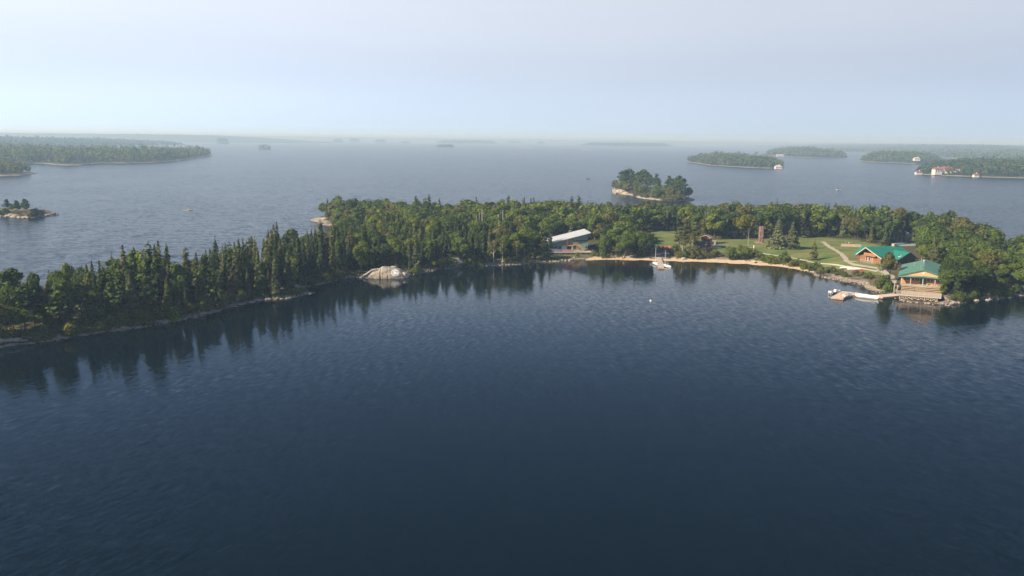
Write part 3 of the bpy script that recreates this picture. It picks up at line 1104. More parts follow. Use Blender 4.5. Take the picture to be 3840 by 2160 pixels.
special('spruce', 1008, 1090, 6.5, 'needle brown', 3, 1.0, label='small red-brown spruce below the tall spruces of the arm')
special('spruce', 1318, 1008, 12.5, 'needle brown', 0, 1.1, label='half-dead pinkish brown spruce left of the painted rock')
special('spruce', 1225, 1030, 13.2, 'needle brown', 2, .9, label='brown-topped narrow spruce on the skyline of the arm')
special('spruce', 1436, 880, 11.0, 'needle brown', 2, .8, label='thin red-brown dead spruce in the wood above the painted rock')
special('spruce', 1362, 1006, 14.8, 'needle', 4, 1.1, label='tallest dark spruce just left of the painted rock')
special('spruce', 1405, 960, 15.0, 'needle', 1, 1.1, label='tall dark spruce rising behind the painted rock')
special('spruce', 1558, 1005, 10.5, 'needle grey', 4, 1.2, label='grey-brown spruce right of the painted rock')
special('broadleaf', 560, 1128, 13.2, 'fresh green', 4, .85, label='tall bright round tree on the skyline of the left arm')
special('pine', 440, 1140, 11.5, 'pine', 2, 1.35, label='dark spreading pine on the skyline of the left arm')
special('pine', 500, 1135, 12.0, 'pine', 0, 1.35, label='dark pine left of the tall bright round tree')
special('pine', 95, 1248, 10.2, 'pine', 2, 1.5, label='broad pine above the near left rock')
special('broadleaf', 55, 1262, 7.2, 'fresh green', 1, 1.15, label='round green tree at the near left end')
special('broadleaf', 205, 1172, 8.2, 'yellowing', 0, .9, label='yellow-green tree near the left end of the arm')
special('broadleaf', 178, 1238, 6.2, 'yellowing', 5, .9, label='small yellowing tree beside the clearing at the left end')
special('spruce', 262, 1180, 9.5, 'needle', 2, 1.0, label='single dark spruce rising near the left end of the arm')
special('broadleaf', 305, 1185, 9.0, 'mid green', 2, .9, label='round-topped tree right of the single dark spruce')
for i, (x_, y_, h_) in enumerate([(853, 1105, 14.6), (868, 1108, 14.9), (886, 1108, 15.4), (918, 1100, 15.6), (932, 1100, 15.0), (970, 1088, 12.6), (1018, 1075, 14.2), (1033, 1072, 12.6),
                                  (1056, 1070, 14.6), (1072, 1068, 13.0), (1140, 1052, 13.6), (1156, 1048, 12.8), (1176, 1048, 13.4), (1207, 1040, 14.0), (1247, 1030, 14.4), (1272, 1022, 12.0), (1310, 1012, 12.5)]):
    special('spruce', x_, y_, h_, ['needle', 'needle', 'needle olive'][i % 3], [0, 2, 3, 0, 2][i % 5], 1.05,
            label='slender dark spruce in the tall skyline row of the wooded arm', group='tall spruces on the skyline of the arm')
for i, (x_, y_, h_) in enumerate([(1560, 848, 15.2), (1592, 848, 13.8), (1608, 846, 15.6), (2142, 846, 15.2), (2168, 846, 15.4), (2048, 852, 12.8), (2745, 850, 13.0), (3102, 860, 13.4), (3128, 862, 14.0)]):
    special('spruce', x_, y_, h_, 'needle', 2, 1.05, label='dark spruce spire standing out on the back wood skyline', group='spruce spires on the back skyline')
for i, (x_, y_, h_) in enumerate([(3360, 905, 12.5), (3330, 898, 11.5), (3215, 893, 10.5), (3010, 890, 11)]):
    special(['lawn_spruce', 'lawn_spruce', 'pine', 'lawn_spruce'][i], x_, y_, h_, 'needle olive', i, 1.0, label=['tall grey-olive spruce rising behind the lodge chimney', 'grey-olive spruce left of the one behind the lodge chimney',
            'brown-green pine at the back of the lawn left of the lodge', 'grey-green spruce at the back edge of the lawn'][i])
special('broadleaf', 3335, 1050, 8.6, 'olive', 6, .95, name='pine_tree', label='airy olive pine between the log lodge and the dining hall')
special('birch', 3306, 1056, 6.2, 'needle grey', 0, 1.2, name='pine_tree', label='low airy pine on the slope left of the dining hall')
special('broadleaf', 3318, 1085, 5.0, 'mid green', 1, 1.0, label='bushy green tree on the shore above the inner end of the dock')
special('broadleaf', 3548, 1098, 7.4, 'mid green', 3, .9, label='round tree overlapping the right end of the dining hall deck')
special('broadleaf', 3556, 1070, 9.0, 'dark green', 1, .9, label='dark tree beside the right roof edge of the dining hall')
special('broadleaf', 3535, 1108, 4.2, 'fresh green', 5, .9, label='small bright tree at the right corner of the deck')
special('lawn_spruce', 3500, 992, 10.0, 'needle olive', 0, .9, label='olive spruce behind the dining hall ridge')
for i, (x_, y_, h_, c_) in enumerate([(2268, 958, 9.0, 'mid green'), (2290, 950, 8.5, 'fresh green'), (2333, 956, 8.4, 'mid green'), (2352, 948, 9.4, 'fresh green'), (2372, 955, 8.8, 'mid green'), (2398, 952, 9.2, 'fresh green'), (2425, 948, 8.2, 'dark green')]):
    special('broadleaf', x_, y_, h_, c_, [1, 3, 4, 0, 3, 4, 1][i], .85, label='%s tree in the beach clump left of the canoe rack' % c_, group='%s trees in the beach clump' % c_)
for i, (x_, y_, h_) in enumerate([(2545, 935, 9.0), (2568, 938, 10.2), (2590, 936, 9.0), (2604, 915, 11.0)]):
    special('pine', x_, y_, h_, 'needle olive', i, 1.4, label='olive pine in the dense clump in front of the red hut', group='pines in front of the red hut')

order = RND.sample(range(len(cand)), len(cand))
for k in order:
    x, y = cand[k]
    px, py = PX(x, y, 1.5)
    if px < -260 or px > 4100:
        continue
    arm = px < 1330 and y < 330
    midfront = 1330 <= px < 1990 and y < 365
    e = sdc[k]
    u = RND.random()
    if arm:
        con = u < (.30 if px < 450 else (.56 if px < 820 else .72))
    elif midfront:
        con = u < .36
    elif px > 3350:
        con = u < .10
    else:
        con = u < .10
    pine = (not con) and arm and RND.random() < .14
    if con:
        h, r, kind = RND.uniform(7.0, 12.6) * (1.18 if RND.random() < .2 else 1.0), (1.75 if arm else 1.35), 'spruce'
    elif pine:
        h, r, kind = RND.uniform(8.5, 11.5), 1.9, 'pine'
    else:
        h, r, kind = RND.uniform(8.6, 12.6), (RND.uniform(2.5, 3.7) if y > 350 else RND.uniform(2.2, 3.1)), 'broadleaf'
    if arm:
        h *= arm_scale(px) * (.84 if kind == 'broadleaf' and px > 700 else 1.0)
        r *= .95
    if e < 5:
        h *= .55 + .09 * e
    if px > 2880 and y > 350:
        h *= 1.14
    if px > 3380 and y < 330:
        h *= .80
    if not free(x, y, r):
        continue
    if not allowed(x, y, h, r * .9):
        continue
    take(x, y, r)
    v = RND.random()
    if kind == 'spruce':
        col = 'needle' if v < .52 else ('needle olive' if v < .82 else ('needle grey' if v < .985 else 'needle brown'))
    elif kind == 'pine':
        col = 'pine'
    elif arm:
        col = 'mid green' if v < .44 else ('olive' if v < .64 else ('dark green' if v < .82 else ('fresh green' if v < .95 else 'yellowing')))
    else:
        col = 'mid green' if v < .46 else ('dark green' if v < .70 else ('olive' if v < .84 else ('fresh green' if v < .985 or px > 2900 else 'yellowing')))
    TREES.append((kind, x, y, h, r, col, px))
TREES.sort(key=lambda t: t[2])
zt = height([(t[1], t[2]) for t in TREES])
count = {'spruce': 0, 'broadleaf': 0, 'pine': 0}
REST = []
WORD = {'needle': 'dark', 'needle olive': 'olive', 'needle grey': 'grey-green', 'needle brown': 'brown dying'}
for (kind, x, y, h, r, col, px), z in zip(TREES, zt):
    count[kind] += 1
    if count[kind] > {'spruce': 235, 'broadleaf': 270, 'pine': 60}[kind]:
        REST.append((kind, x, y, h, r, col, z))
        continue
    reg = region(px, y, True)
    if kind == 'spruce':
        lab = '%s spruce %s' % (WORD[col], reg)
    elif kind == 'pine':
        lab = 'irregular dark pine %s' % reg
    else:
        lab = '%s leafy tree %s' % (col, reg)
    plant(kind, (x, y, z - .1), h, lab, 'tree', lab.replace('spruce', 'spruces').replace('tree', 'trees').replace('pine ', 'pines '), col, None, RND,
          (r / 2.65) * RND.uniform(1.0, 1.22) * 10 / h * (.8 if px < 1330 and y < 330 else 1.0) if kind == 'broadleaf' else RND.uniform(.95, 1.25))
print('TREES', count, 'rest', len(REST))

def joined(items, matkeys, name, seed=5, frac=.5):
    """many trees as one mesh with one material slot per colour"""
    rng = np.random.default_rng(seed)
    VV, QQ, MI = [], [], []
    off = 0
    cache = {}
    for kind, x, y, h, r, col, z in items:
        pr = PROTO[kind]
        i = int(rng.integers(len(pr)))
        if (kind, i) not in cache:
            me = pr[i][0]
            v = np.empty(len(me.vertices) * 3, np.float32)
            me.vertices.foreach_get('co', v)
            cache[(kind, i)] = v.reshape(-1, 4, 3)
        v = cache[(kind, i)]
        sel = rng.random(len(v)) < frac
        v = v[sel]
        c = v.mean(1, keepdims=True)
        v = c + (v - c) * (1 / math.sqrt(frac)) ** .8
        s = h / pr[i][2]
        w = s * ((r / 2.65) * 1.1 * 10 / h if kind == 'broadleaf' else 1.1)
        a = rng.uniform(0, 6.28)
        ca, sa = math.cos(a), math.sin(a)
        q = v.reshape(-1, 3) * [w, w, s]
        q = np.stack([q[:, 0] * ca - q[:, 1] * sa + x, q[:, 0] * sa + q[:, 1] * ca + y, q[:, 2] + z], 1)
        VV.append(q)
        n = len(q) // 4
        QQ.append(np.arange(4 * n).reshape(n, 4) + off)
        MI.append(np.full(n, matkeys.index(col)))
        off += 4 * n
    me = np_mesh(name, np.concatenate(VV), np.concatenate(QQ), [LEAF[k] for k in matkeys])
    me.polygons.foreach_set('material_index', np.concatenate(MI).astype(np.int32))
    return link(name, me)
if REST:
    keys = sorted({t[5] for t in REST})
    stuff(joined(REST, keys, 'back_wood', 5, .33), 'mass of leafy tree crowns filling the back of the island', 'wood')

# undergrowth: low leafy cover on the forest floor and along the banks
def clumps(P, Z, colkeys, name, hmin, hmax, per=11, size=.55, seed=3):
    rng = np.random.default_rng(seed)
    n = len(P)
    hh = rng.uniform(hmin, hmax, n)
    C = np.repeat(np.column_stack([P, Z]), per, 0)
    H = np.repeat(hh, per)
    s = sph(len(C), rng)
    s[:, 2] = np.abs(s[:, 2])
    Q = C + s * (H * rng.uniform(.5, 1, len(C)))[:, None] * [.8, .8, 1.0]
    V, F = cards(Q, s + rng.normal(size=s.shape) * .4 + [0, 0, .3], size * rng.uniform(.6, 1.3, len(Q)), rng)
    me = np_mesh(name, V, F, [LEAF[k] for k in colkeys])
    mi = np.repeat(rng.integers(0, len(colkeys), n), per)
    me.polygons.foreach_set('material_index', mi.astype(np.int32))
    return link(name, me)
U = cand[NPR.permutation(len(cand))[:9000]]
U = U[(poly_sdf(U, ISLE) > 1.6)]
stuff(clumps(U, height(U), ['mid green', 'olive', 'dark green', 'olive', 'fresh green'], 'undergrowth', .5, 1.7), 'low leafy undergrowth on the forest floor and banks', 'undergrowth')

# ------------------------------------------------------------------ building materials
GREEN_ROOF = M('weathered green metal roof', (.085, .20, .15), .55, .08, .5, spec=.4)
EMERALD = M('emerald metal roof', (.016, .165, .122), .5, .08, .5, spec=.4)
DK_GREEN = M('dark green trim', (.04, .16, .11), .5, .1, 1)
CEDAR = M('orange cedar siding', (.44, .21, .09), .7, .16, 1.2, stretch=(.6, .6, 5))
CEDAR_PALE = M('pale cedar boards', (.60, .33, .17), .75, .12, 1.2, stretch=(.6, .6, 5))
DECKW = M('weathered deck boards', (.40, .33, .25), .85, .14, 1.5, stretch=(6, .6, 1))
RAILW = M('grey rail timber', (.42, .38, .33), .85, .15, 3)
STEPW = M('bench timber', (.46, .36, .24), .85, .14, 2)
LOG = M('varnished log', (.27, .135, .068), .6, .25, 1.4, stretch=(.3, .3, 4))
DARKLOG = M('dark stained log', (.115, .055, .045), .75, .25, 1.4)
GLASS = M('window glass', (.02, .025, .03), .08, .1, 1, spec=.8)
WHITE = M('white paint', (.78, .77, .74), .5, .04, 1)
WHITE_METAL = M('white metal roof', (.50, .53, .57), .45, .03, .3, spec=.5)
TEAL = M('teal board siding', (.18, .28, .245), .7, .08, .7, stretch=(.4, .4, 6))
TEAL_TRIM = M('dark teal trim', (.03, .13, .11), .6, .1, 1)
GREYSLAT = M('grey cedar slats', (.38, .33, .29), .8, .12, 2)
NEWWOOD = M('new timber', (.52, .34, .18), .8, .12, 2)
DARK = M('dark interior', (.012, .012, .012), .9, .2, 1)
STONE = M('chimney stone', (.42, .34, .27), .9, .25, 3)
RED = M('red plastic', (.50, .025, .03), .4, .1, 2, spec=.4)
BLUE = M('blue plastic', (.05, .08, .34), .4, .1, 2, spec=.4)
ALU = M('grey aluminium', (.50, .52, .53), .35, .08, 2, metallic=.5)
STEEL = M('galvanised steel', (.42, .43, .43), .4, .1, 3, metallic=.6)

def window(parent, x0, x1, y, z0, z1, frame=WHITE, t=.06, pane=GLASS, mull=0, face=-1):
    """window set in a wall facing local -y (face -1): frame is the part, pane its sub-part"""
    w = .09
    mb = MB()
    yy = (y - t, y + .02) if face < 0 else (y - .02, y + t)
    mb.box(x0, x1, *yy, z0, z0 + w).box(x0, x1, *yy, z1 - w, z1).box(x0, x0 + w, *yy, z0 + w, z1 - w).box(x1 - w, x1, *yy, z0 + w, z1 - w)
    for k in range(mull):
        xm = x0 + (x1 - x0) * (k + 1) / (mull + 1)
        mb.box(xm - .04, xm + .04, *yy, z0 + w, z1 - w)
    f = mb.build('window', frame, parent)
    MB().box(x0 + w * .5, x1 - w * .5, y - .035 if face < 0 else y + .005, y - .005 if face < 0 else y + .035, z0 + w * .5, z1 - w * .5).build('pane', pane, f)
    return f

def railing(parent, pts, h=1.0, step=1.6, mat=RAILW, name='railing', balusters=True, rails=2):
    mb = MB()
    for a, b in zip(pts[:-1], pts[1:]):
        a, b = Vector(a), Vector(b)
        L = (b - a).length
        n = max(1, round(L / step))
        for i in range(n + 1):
            q = a.lerp(b, i / n)
            mb.bar(q, q + Vector((0, 0, h)), .12, .12)
        mb.bar(a + Vector((0, 0, h)), b + Vector((0, 0, h)), .16, .08)
        mb.bar(a + Vector((0, 0, .12)), b + Vector((0, 0, .12)), .07, .07)
        if balusters:
            n2 = max(1, round(L / .22))
            for i in range(n2):
                q = a.lerp(b, (i + .5) / n2)
                mb.bar(q + Vector((0, 0, .14)), q + Vector((0, 0, h - .04)), .05, .05)
    return mb.build(name, mat, parent)

# ------------------------------------------------------------------ dining hall with lakeside deck
t = thing('dining_hall', 'orange cedar dining hall with green metal roof and stepped lakeside deck', 'building', PAV, PAV_ROT)
FZ = 3.1
W2, LEN = 6.0, 22.5
MB().box(-W2, W2, 0, LEN, FZ - 1.4, FZ).build('foundation', M('grey concrete', (.35, .34, .32), .9, .1, 1), t)
for nm, (x0, x1, y0, y1) in {'front_wall': (-W2, W2, 0, .25), 'rear_wall': (-W2, W2, LEN - .25, LEN), 'side_wall': (-W2, -W2 + .25, .25, LEN - .25)}.items():
    MB().box(x0, x1, y0, y1, FZ, FZ + 2.75).build(nm, CEDAR, t)
MB().box(W2 - .25, W2, .25, LEN - .25, FZ, FZ + 2.75).build('side_wall', CEDAR, t)
MB().box(-W2 + .3, W2 - .3, .3, LEN - .3, FZ + .02, FZ + .08).build('floor', DARK, t)
EZ, RZ, RF, RB = 5.75, 7.85, -2.6, LEN + 1.0
OV = 6.9
for s in (-1, 1):
    q = [(0, RF, RZ), (s * OV, RF, EZ), (s * OV, RB, EZ), (0, RB, RZ)]
    sl = MB().slab(q if s < 0 else q[::-1], .14).build('roof_slope', GREEN_ROOF, t, 'weathered green metal roof slope')
    seams = MB()
    for k in range(1, 40):
        yy = RF + (RB - RF) * k / 40
        seams.bar((s * .12, yy, RZ - .02), (s * (OV - .02), yy, EZ + .035), .035, .05)
    seams.build('seam', GREEN_ROOF, sl)
    MB().bar((s * .05, RF - .03, RZ - .1), (s * (OV + .02), RF - .03, EZ - .1), .07, .2).build('rake_board', DK_GREEN, t)
MB().bar((0, RF - .05, RZ + .03), (0, RB + .05, RZ + .03), .4, .07).build('ridge_cap', M('ridge cap metal', (.22, .30, .26), .5, .1, 1), t)
gx, gy = W2 + .3, RF + .28
MB().add([(-gx, gy, EZ + .02), (0, gy, EZ + .35), (gx, gy, EZ + .02), (0, gy, RZ - .2),
          (-gx, gy + .12, EZ + .02), (0, gy + .12, EZ + .35), (gx, gy + .12, EZ + .02), (0, gy + .12, RZ - .2)],
         [(0, 1, 3), (1, 2, 3), (7, 5, 4), (7, 6, 5), (0, 4, 5, 1), (1, 5, 6, 2)]).build('gable', CEDAR_PALE, t, 'pale orange cedar gable')
MB().tube([(0, gy - .02, 6.75), (0, gy - .07, 6.75)], .34, 8).build('gable_medallion', M('pale grey sign', (.62, .6, .58), .6, .05, 2), t, 'small round pale medallion in the gable')
for s in (-1, 1):
    q = [(s * OV, gy - .45, EZ - .42), (s * OV, gy - .02, EZ + .0), (0, gy - .02, EZ + .36), (0, gy - .45, EZ - .02)]
    MB().slab(q if s > 0 else q[::-1], .1).build('eave_band', GREEN_ROOF, t)
MB().box(-W2 - .15, W2 + .15, gy + .16, gy + .36, EZ - .55, EZ - .22).build('beam', CEDAR, t)
for k, x in enumerate((-W2 + .05, -3.35, 0, 3.3, W2 - .05)):
    MB().box(x - .1, x + .1, gy + .17, gy + .35, FZ - (0 if k in (1, 2, 3) else .0), EZ - .56).build('post', RAILW, t)
MB().box(-W2, W2, RF - .2, -.02, FZ - .18, FZ - .02).build('porch_floor', DECKW, t)
for x0, x1, mu in ((-5.4, -3.6, 1), (-3.3, -2.4, 0), (-2.2, -.95, 1), (1.0, 1.9, 0), (2.1, 2.75, 0), (2.95, 3.8, 0), (4.0, 5.6, 1)):
    window(t, x0, x1, 0, FZ + .95, FZ + 2.15, CEDAR, mull=mu)
for x0 in (-.85, .06):
    d = MB().box(x0, x0 + .8, -.06, 0, FZ + .02, FZ + 2.15).build('door', TEAL_TRIM, t)
    MB().box(x0 + .12, x0 + .68, -.075, -.062, FZ + 1.0, FZ + 1.95).build('pane', GLASS, d)
# sitting steps down to the deck
DZ, DX0, DX1, DY0, DY1 = 1.38, -6.7, 5.3, -11.6, -5.2
for k in range(4):
    zt_, y1 = FZ - .28 - k * .38, RF - .2 - k * .62
    for x0, x1 in ((-5.7, -2.0), (1.15, 5.2)):
        MB().box(x0, x1, y1 - .62, y1, zt_ - .12, zt_).build('bench_tier', STEPW, t)
        MB().box(x0 + .02, x1 - .02, y1 - .10, y1 - .02, zt_ - .62, zt_ - .125).build('riser', M('tier riser', (.22, .17, .12), .9, .2, 2), t)
for k in range(8):
    zt_, y1 = FZ - .18 - k * .20, RF - .2 - k * .33
    MB().box(-1.95, 1.1, y1 - .36, y1, zt_ - .08, zt_).build('stair_tread', STEPW, t)
railing(t, [(1.2, RF - .3, FZ), (5.2, RF - .3, FZ)], .85, 1.3, RAILW, balusters=False)
nb = 22
for k in range(nb):
    x0 = DX0 + (DX1 - DX0) * k / nb
    MB().box(x0 + .012, x0 + (DX1 - DX0) / nb - .012, DY0, DY1, DZ - .06, DZ + (.0, .006, .003)[k % 3]).build('deck_board', DECKW, t)
MB().box(DX0, DX1, DY0 - .06, DY0 + .02, DZ - .34, DZ - .065).build('fascia', RAILW, t)
for y in (DY0 + .3, DY0 + 3, DY0 + 5.8):
    MB().box(DX0 + .05, DX1 - .05, y - .06, y + .06, DZ - .3, DZ - .065).build('joist', RAILW, t)
railing(t, [(DX0 + .05, DY1, DZ), (DX0 + .05, DY0 + .05, DZ), (DX1 - .05, DY0 + .05, DZ)], 1.0, 1.45)
px_ = [DX0 + 1.0 + i * 1.66 for i in range(7)]
for i, x in enumerate(px_):
    for y in (DY0 + .3, DY0 + 3.2):
        MB().box(x - .1, x + .1, y - .1, y + .1, -.6, DZ - .07).build('deck_post', RAILW, t)
    if i:
        for a, b in ((px_[i - 1], x), (x, px_[i - 1])):
            MB().bar((a, DY0 + .19, .1), (b, DY0 + .19, DZ - .35), .05, .13).build('brace', STEPW, t)
# side stair from the porch and ramp to the dock
for k in range(7):
    zt_ = FZ - .25 - k * .24
    MB().box(-7.6, -6.75, RF - .6 - k * .5 - .5, RF - .6 - k * .5, zt_ - .07, zt_).build('side_tread', STEPW, t)
railing(t, [(-7.6, RF - .6, FZ - .25), (-7.6, RF - 4.2, FZ - 1.95)], .95, 1.2, RAILW, balusters=False)
v = MB()
v.tube([(-1.0, 4, RZ - .5), (-1.0, 4, RZ + .65)], .11, 8)
v.build('vent_pipe', STEEL, t)
MB().tube([(-3.0, 12, RZ - 1.2), (-3.0, 12, RZ + .5)], .11, 8).build('vent_pipe', STEEL, t)
MB().tube([(-1.2, 19, RZ - .6), (-1.2, 19, RZ + 1.2)], .13, 8).build('vent_pipe', STEEL, t)
MB().tube([(-.3, 16, RZ - .3), (-.3, 16, RZ + .5), (-.3, 16, RZ + .55), (-.3, 16, RZ + .9)], [.3, .3, .5, .45], 10).build('roof_vent', STEEL, t)

# ------------------------------------------------------------------ log lodge
t = thing('log_lodge', 'brown log lodge with steep emerald green roof and stone chimney', 'building', LODGE, LODGE_ROT)
RH, RLEN, EH, HW = 5.35, 13.6, 2.0, 6.2
def gable_roof(parent, a, b, z_r, z_e, half, mat, th=.14, over_a=0.0, over_b=0.0):
    """gable roof along a->b (local xy), ridge can overhang further than the eaves"""
    a, b = Vector((*a, 0)), Vector((*b, 0))
    d = (b - a).normalized()
    s = Vector((-d.y, d.x, 0))
    out_ = []
    for k in (1, -1):
        q = [a - d * over_a + Vector((0, 0, z_r)), a + s * k * half + Vector((0, 0, z_e)),
             b + s * k * half + Vector((0, 0, z_e)), b + d * over_b + Vector((0, 0, z_r))]
        o = MB().slab(q if k > 0 else q[::-1], th).build('roof_slope', mat, parent)
        out_.append(o)
    return out_
slopes = gable_roof(t, (-.9, 0), (RLEN, 0), RH, EH, HW, EMERALD, over_a=1.6)
MB().slab([(-.7, 0, RH - .16), (-.7 + .001, -.1, RH - .17), (1, 0, RH - .17)], .01).build('ridge_board', LOG, t)
for k in (1, -1):
    MB().bar((-2.58, 0, RH - .06), (-.98, k * HW, EH - .06), .1, .26).build('barge_board', M('pale barge board', (.55, .47, .38), .7, .1, 2), t)
gable_roof(t, (8.6, -9.2), (8.6, .6), 4.25, 1.7, 4.6, EMERALD, over_a=.4)
gable_roof(t, (5.2, 9.3), (5.2, -.6), 4.6, 1.6, 4.4, EMERALD, over_a=.4)
lr = .17
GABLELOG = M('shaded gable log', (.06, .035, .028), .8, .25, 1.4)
for k in range(8):                                         # main gable wall and eave wall, log by log
    z = -.35 + lr + k * 2 * lr * .98
    MB().tube([(0, -5.5, z), (0, 5.5, z)], lr, 7).build('log', LOG, t)
    MB().tube([(-.5, -5.35, z + lr), (12.6, -5.35, z + lr)], lr, 7).build('log', DARKLOG if k % 3 == 0 else LOG, t)
    MB().tube([(-.5, 5.35, z + lr), (12.6, 5.35, z + lr)], lr, 7).build('log', LOG, t)
    MB().tube([(12.4, -5.5, z), (12.4, 5.5, z)], lr, 7).build('log', LOG, t)
for k in range(9):                                         # gable above the eaves
    z = 2.3 + lr + k * 2 * lr * .98
    hw = HW * (1 - (z - 1.6) / (RH - 1.6)) * .86
    if hw > .3:
        MB().tube([(.15, -hw, z), (.15, hw, z)], lr, 7).build('log', GABLELOG, t)
MB().box(-.28, -.02, -3.3, 1.9, 2.2, 2.35).build('balcony_floor', LOG, t)
MB().box(-1.1, -.28, -3.3, 1.9, 2.2, 2.32).build('balcony_floor', LOG, t)
bal = MB()
for k in range(13):
    y = -3.3 + k * 5.2 / 12
    bal.box(-1.12, -1.02, y - .14, y + .14, 2.25, 3.15)
bal.box(-1.16, -.98, -3.35, 1.95, 3.15, 3.28)
bal.build('balcony_railing', CEDAR, t, 'orange plank balcony railing')
for y0, y1, mt in ((1.0, 1.9, WHITE), (-.3, .6, WHITE)):
    f = MB().box(-.26, -.12, y0, y1, .25, 1.75).build('window', mt, t)
    MB().box(-.285, -.262, y0 + .12, y1 - .12, .35, 1.65).build('pane', GLASS, f)
d = MB().box(-.26, -.12, -1.75, -.85, -.2, 1.75).build('door', CEDAR, t)
MB().box(-.30, -.262, -1.65, -1.55, .7, .85).build('handle', STEEL, d)
MB().box(-2.4, -.2, -5.0, 3.6, -.3, -.15).build('porch_deck', GREYWOOD, t)
for y in (-4.8, -2.8, -.8, 1.4, 3.4):
    MB().box(-2.35, -2.15, y - .1, y + .1, -1.3, -.31).build('porch_post', GREYWOOD, t)
railing(t, [(-2.3, -4.9, -.15), (-2.3, 2.2, -.15)], .9, 1.7, GREYWOOD)
for k in range(5):
    MB().box(-2.4 - .02, -.6, 3.65 + k * .38, 3.65 + k * .38 + .36, -.35 - k * .17, -.27 - k * .17).build('porch_step', GREYWOOD, t)
ww = MB()
ww.add([(4.6, -8.2, -.6), (12.6, -8.2, -.6), (12.6, -8.2, 1.9), (8.6, -8.2, 4.0), (4.6, -8.2, 1.9)], [(0, 1, 2, 3, 4)])
ww.box(4.6, 12.6, -8.19, -5.0, -.6, 1.75)
ww.build('wing_wall', DARKLOG, t, 'dark maroon gable wall of the lodge wing')
window(t, 9.4, 10.2, -8.2, .1, 1.3, M('grey trim', (.2, .2, .2), .7, .1, 1))
window(t, 5.6, 6.6, -8.2, .1, 1.3, M('grey trim', (.2, .2, .2), .7, .1, 1))
MB().box(1.2, 9.2, 5.0, 8.4, -.6, 1.7).build('wing_wall', DARKLOG, t)
ch = MB()
ch.box(10.2, 11.5, -.5, .7, 2.5, 6.1)
ch.build('chimney', STONE, t, 'pale stone chimney')
MB().box(10.1, 11.6, -.6, .8, 6.1, 6.25).build('chimney_cap', STONE, t)

# ------------------------------------------------------------------ teal boathouse
t = thing('boathouse', 'teal boathouse with white single-pitch roof and deck above the beach', 'building', BOATH, BOATH_ROT)
BW, BD = 17.6, 13.0
KZ = .01224
def bx_(zx): return (zx - 1920) * KZ
def bz_(zy): return (942 - zy) * KZ
def roofz(x): return 6.75 + x * (6.75 - 2.25) / BW
vs = [(-BW, 0, 0), (0, 0, 0), (0, 0, roofz(0)), (-BW, 0, roofz(-BW))]
w = MB()
w.add(vs + [(x, BD, z) for x, _, z in vs], [(0, 1, 2, 3), (7, 6, 5, 4), (1, 5, 6, 2), (0, 3, 7, 4)])
w.build('wall', TEAL, t)
for k in range(1, 16):                                     # board battens give the siding its courses
    z = k * .42
    x0 = max(-BW, (z - 6.75) * BW / 4.5 + .05)
    MB().box(x0, 0, -.035, -.001, z - .025, z + .025).build('batten', TEAL, t)
rt = .22
zr0, zr1 = roofz(1.0) + .02, roofz(-BW - 1.2) + .02
ro = MB().slab([(1.0, -1.1, zr0 + rt), (1.0, BD + 1, zr0 + rt), (-BW - 1.2, BD + 1, zr1 + rt), (-BW - 1.2, -1.1, zr1 + rt)], rt).build('roof', WHITE_METAL, t, 'white metal single-pitch roof')
sm_ = MB()
for k in range(1, 30):
    y = -1.1 + (BD + 2.1) * k / 30
    sm_.bar((.97, y, zr0 + rt + .02), (-BW - 1.17, y, zr1 + rt + .02), .04, .05)
sm_.build('seam', WHITE_METAL, ro)
MB().bar((1.0, -1.12, zr0 + rt - .14), (-BW - 1.2, -1.12, zr1 + rt - .14), .05, .24).build('fascia', M('grey fascia', (.45, .46, .47), .6, .05, 1), t)
# slatted upper screen
for (za, zb) in ((1078, 1226), (1256, 1412)):
    x0, x1 = bx_(za), bx_(zb)
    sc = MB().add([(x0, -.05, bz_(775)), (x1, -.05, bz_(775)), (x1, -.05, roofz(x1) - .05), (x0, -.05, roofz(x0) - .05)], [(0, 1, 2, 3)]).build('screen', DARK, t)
    for k in range(8):
        x = x0 + (x1 - x0) * (k + .5) / 8
        MB().box(x - .07, x + .07, -.16, -.06, bz_(775), roofz(x) - .12).build('slat', GREYSLAT, sc)
MB().box(bx_(1227), bx_(1254), -.2, -.02, bz_(775), roofz(bx_(1227)) - .1).build('post', M('pale post', (.5, .45, .38), .8, .1, 2), t)
MB().box(bx_(1065), bx_(1432), -.45, -.02, bz_(795), bz_(772)).build('ledge', NEWWOOD, t)
MB().box(bx_(1412), bx_(1432), -.3, -.02, 0, bz_(796)).build('post', NEWWOOD, t)
gd = MB().box(bx_(1062), bx_(1232), -.08, -.03, .02, bz_(800)).build('roll_door', M('grey roll door', (.42, .46, .48), .5, .06, 1), t)
for k in range(4):
    MB().box(bx_(1066), bx_(1228), -.11, -.082, .12 + k * .42, .2 + k * .42).build('door_rail', WHITE, gd)
MB().box(bx_(1143), bx_(1150), -.11, -.083, .02, bz_(802)).build('door_rail', WHITE, gd)
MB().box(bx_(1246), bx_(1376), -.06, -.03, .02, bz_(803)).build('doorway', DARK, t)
MB().box(bx_(1380), bx_(1408), -.14, -.04, .02, bz_(800)).build('open_door', NEWWOOD, t)
for za, zb, zc, zd in ((1452, 1490, 668, 585), (1452, 1532, 935, 772), (975, 1050, 935, 808)):
    d = MB().box(bx_(za), bx_(zb), -.07, -.03, max(.02, bz_(zc)), bz_(zd)).build('door', TEAL_TRIM, t)
    MB().box(bx_(zb) - .16, bx_(zb) - .08, -.1, -.072, bz_(zc) + .8, bz_(zc) + .9).build('handle', STEEL, d)
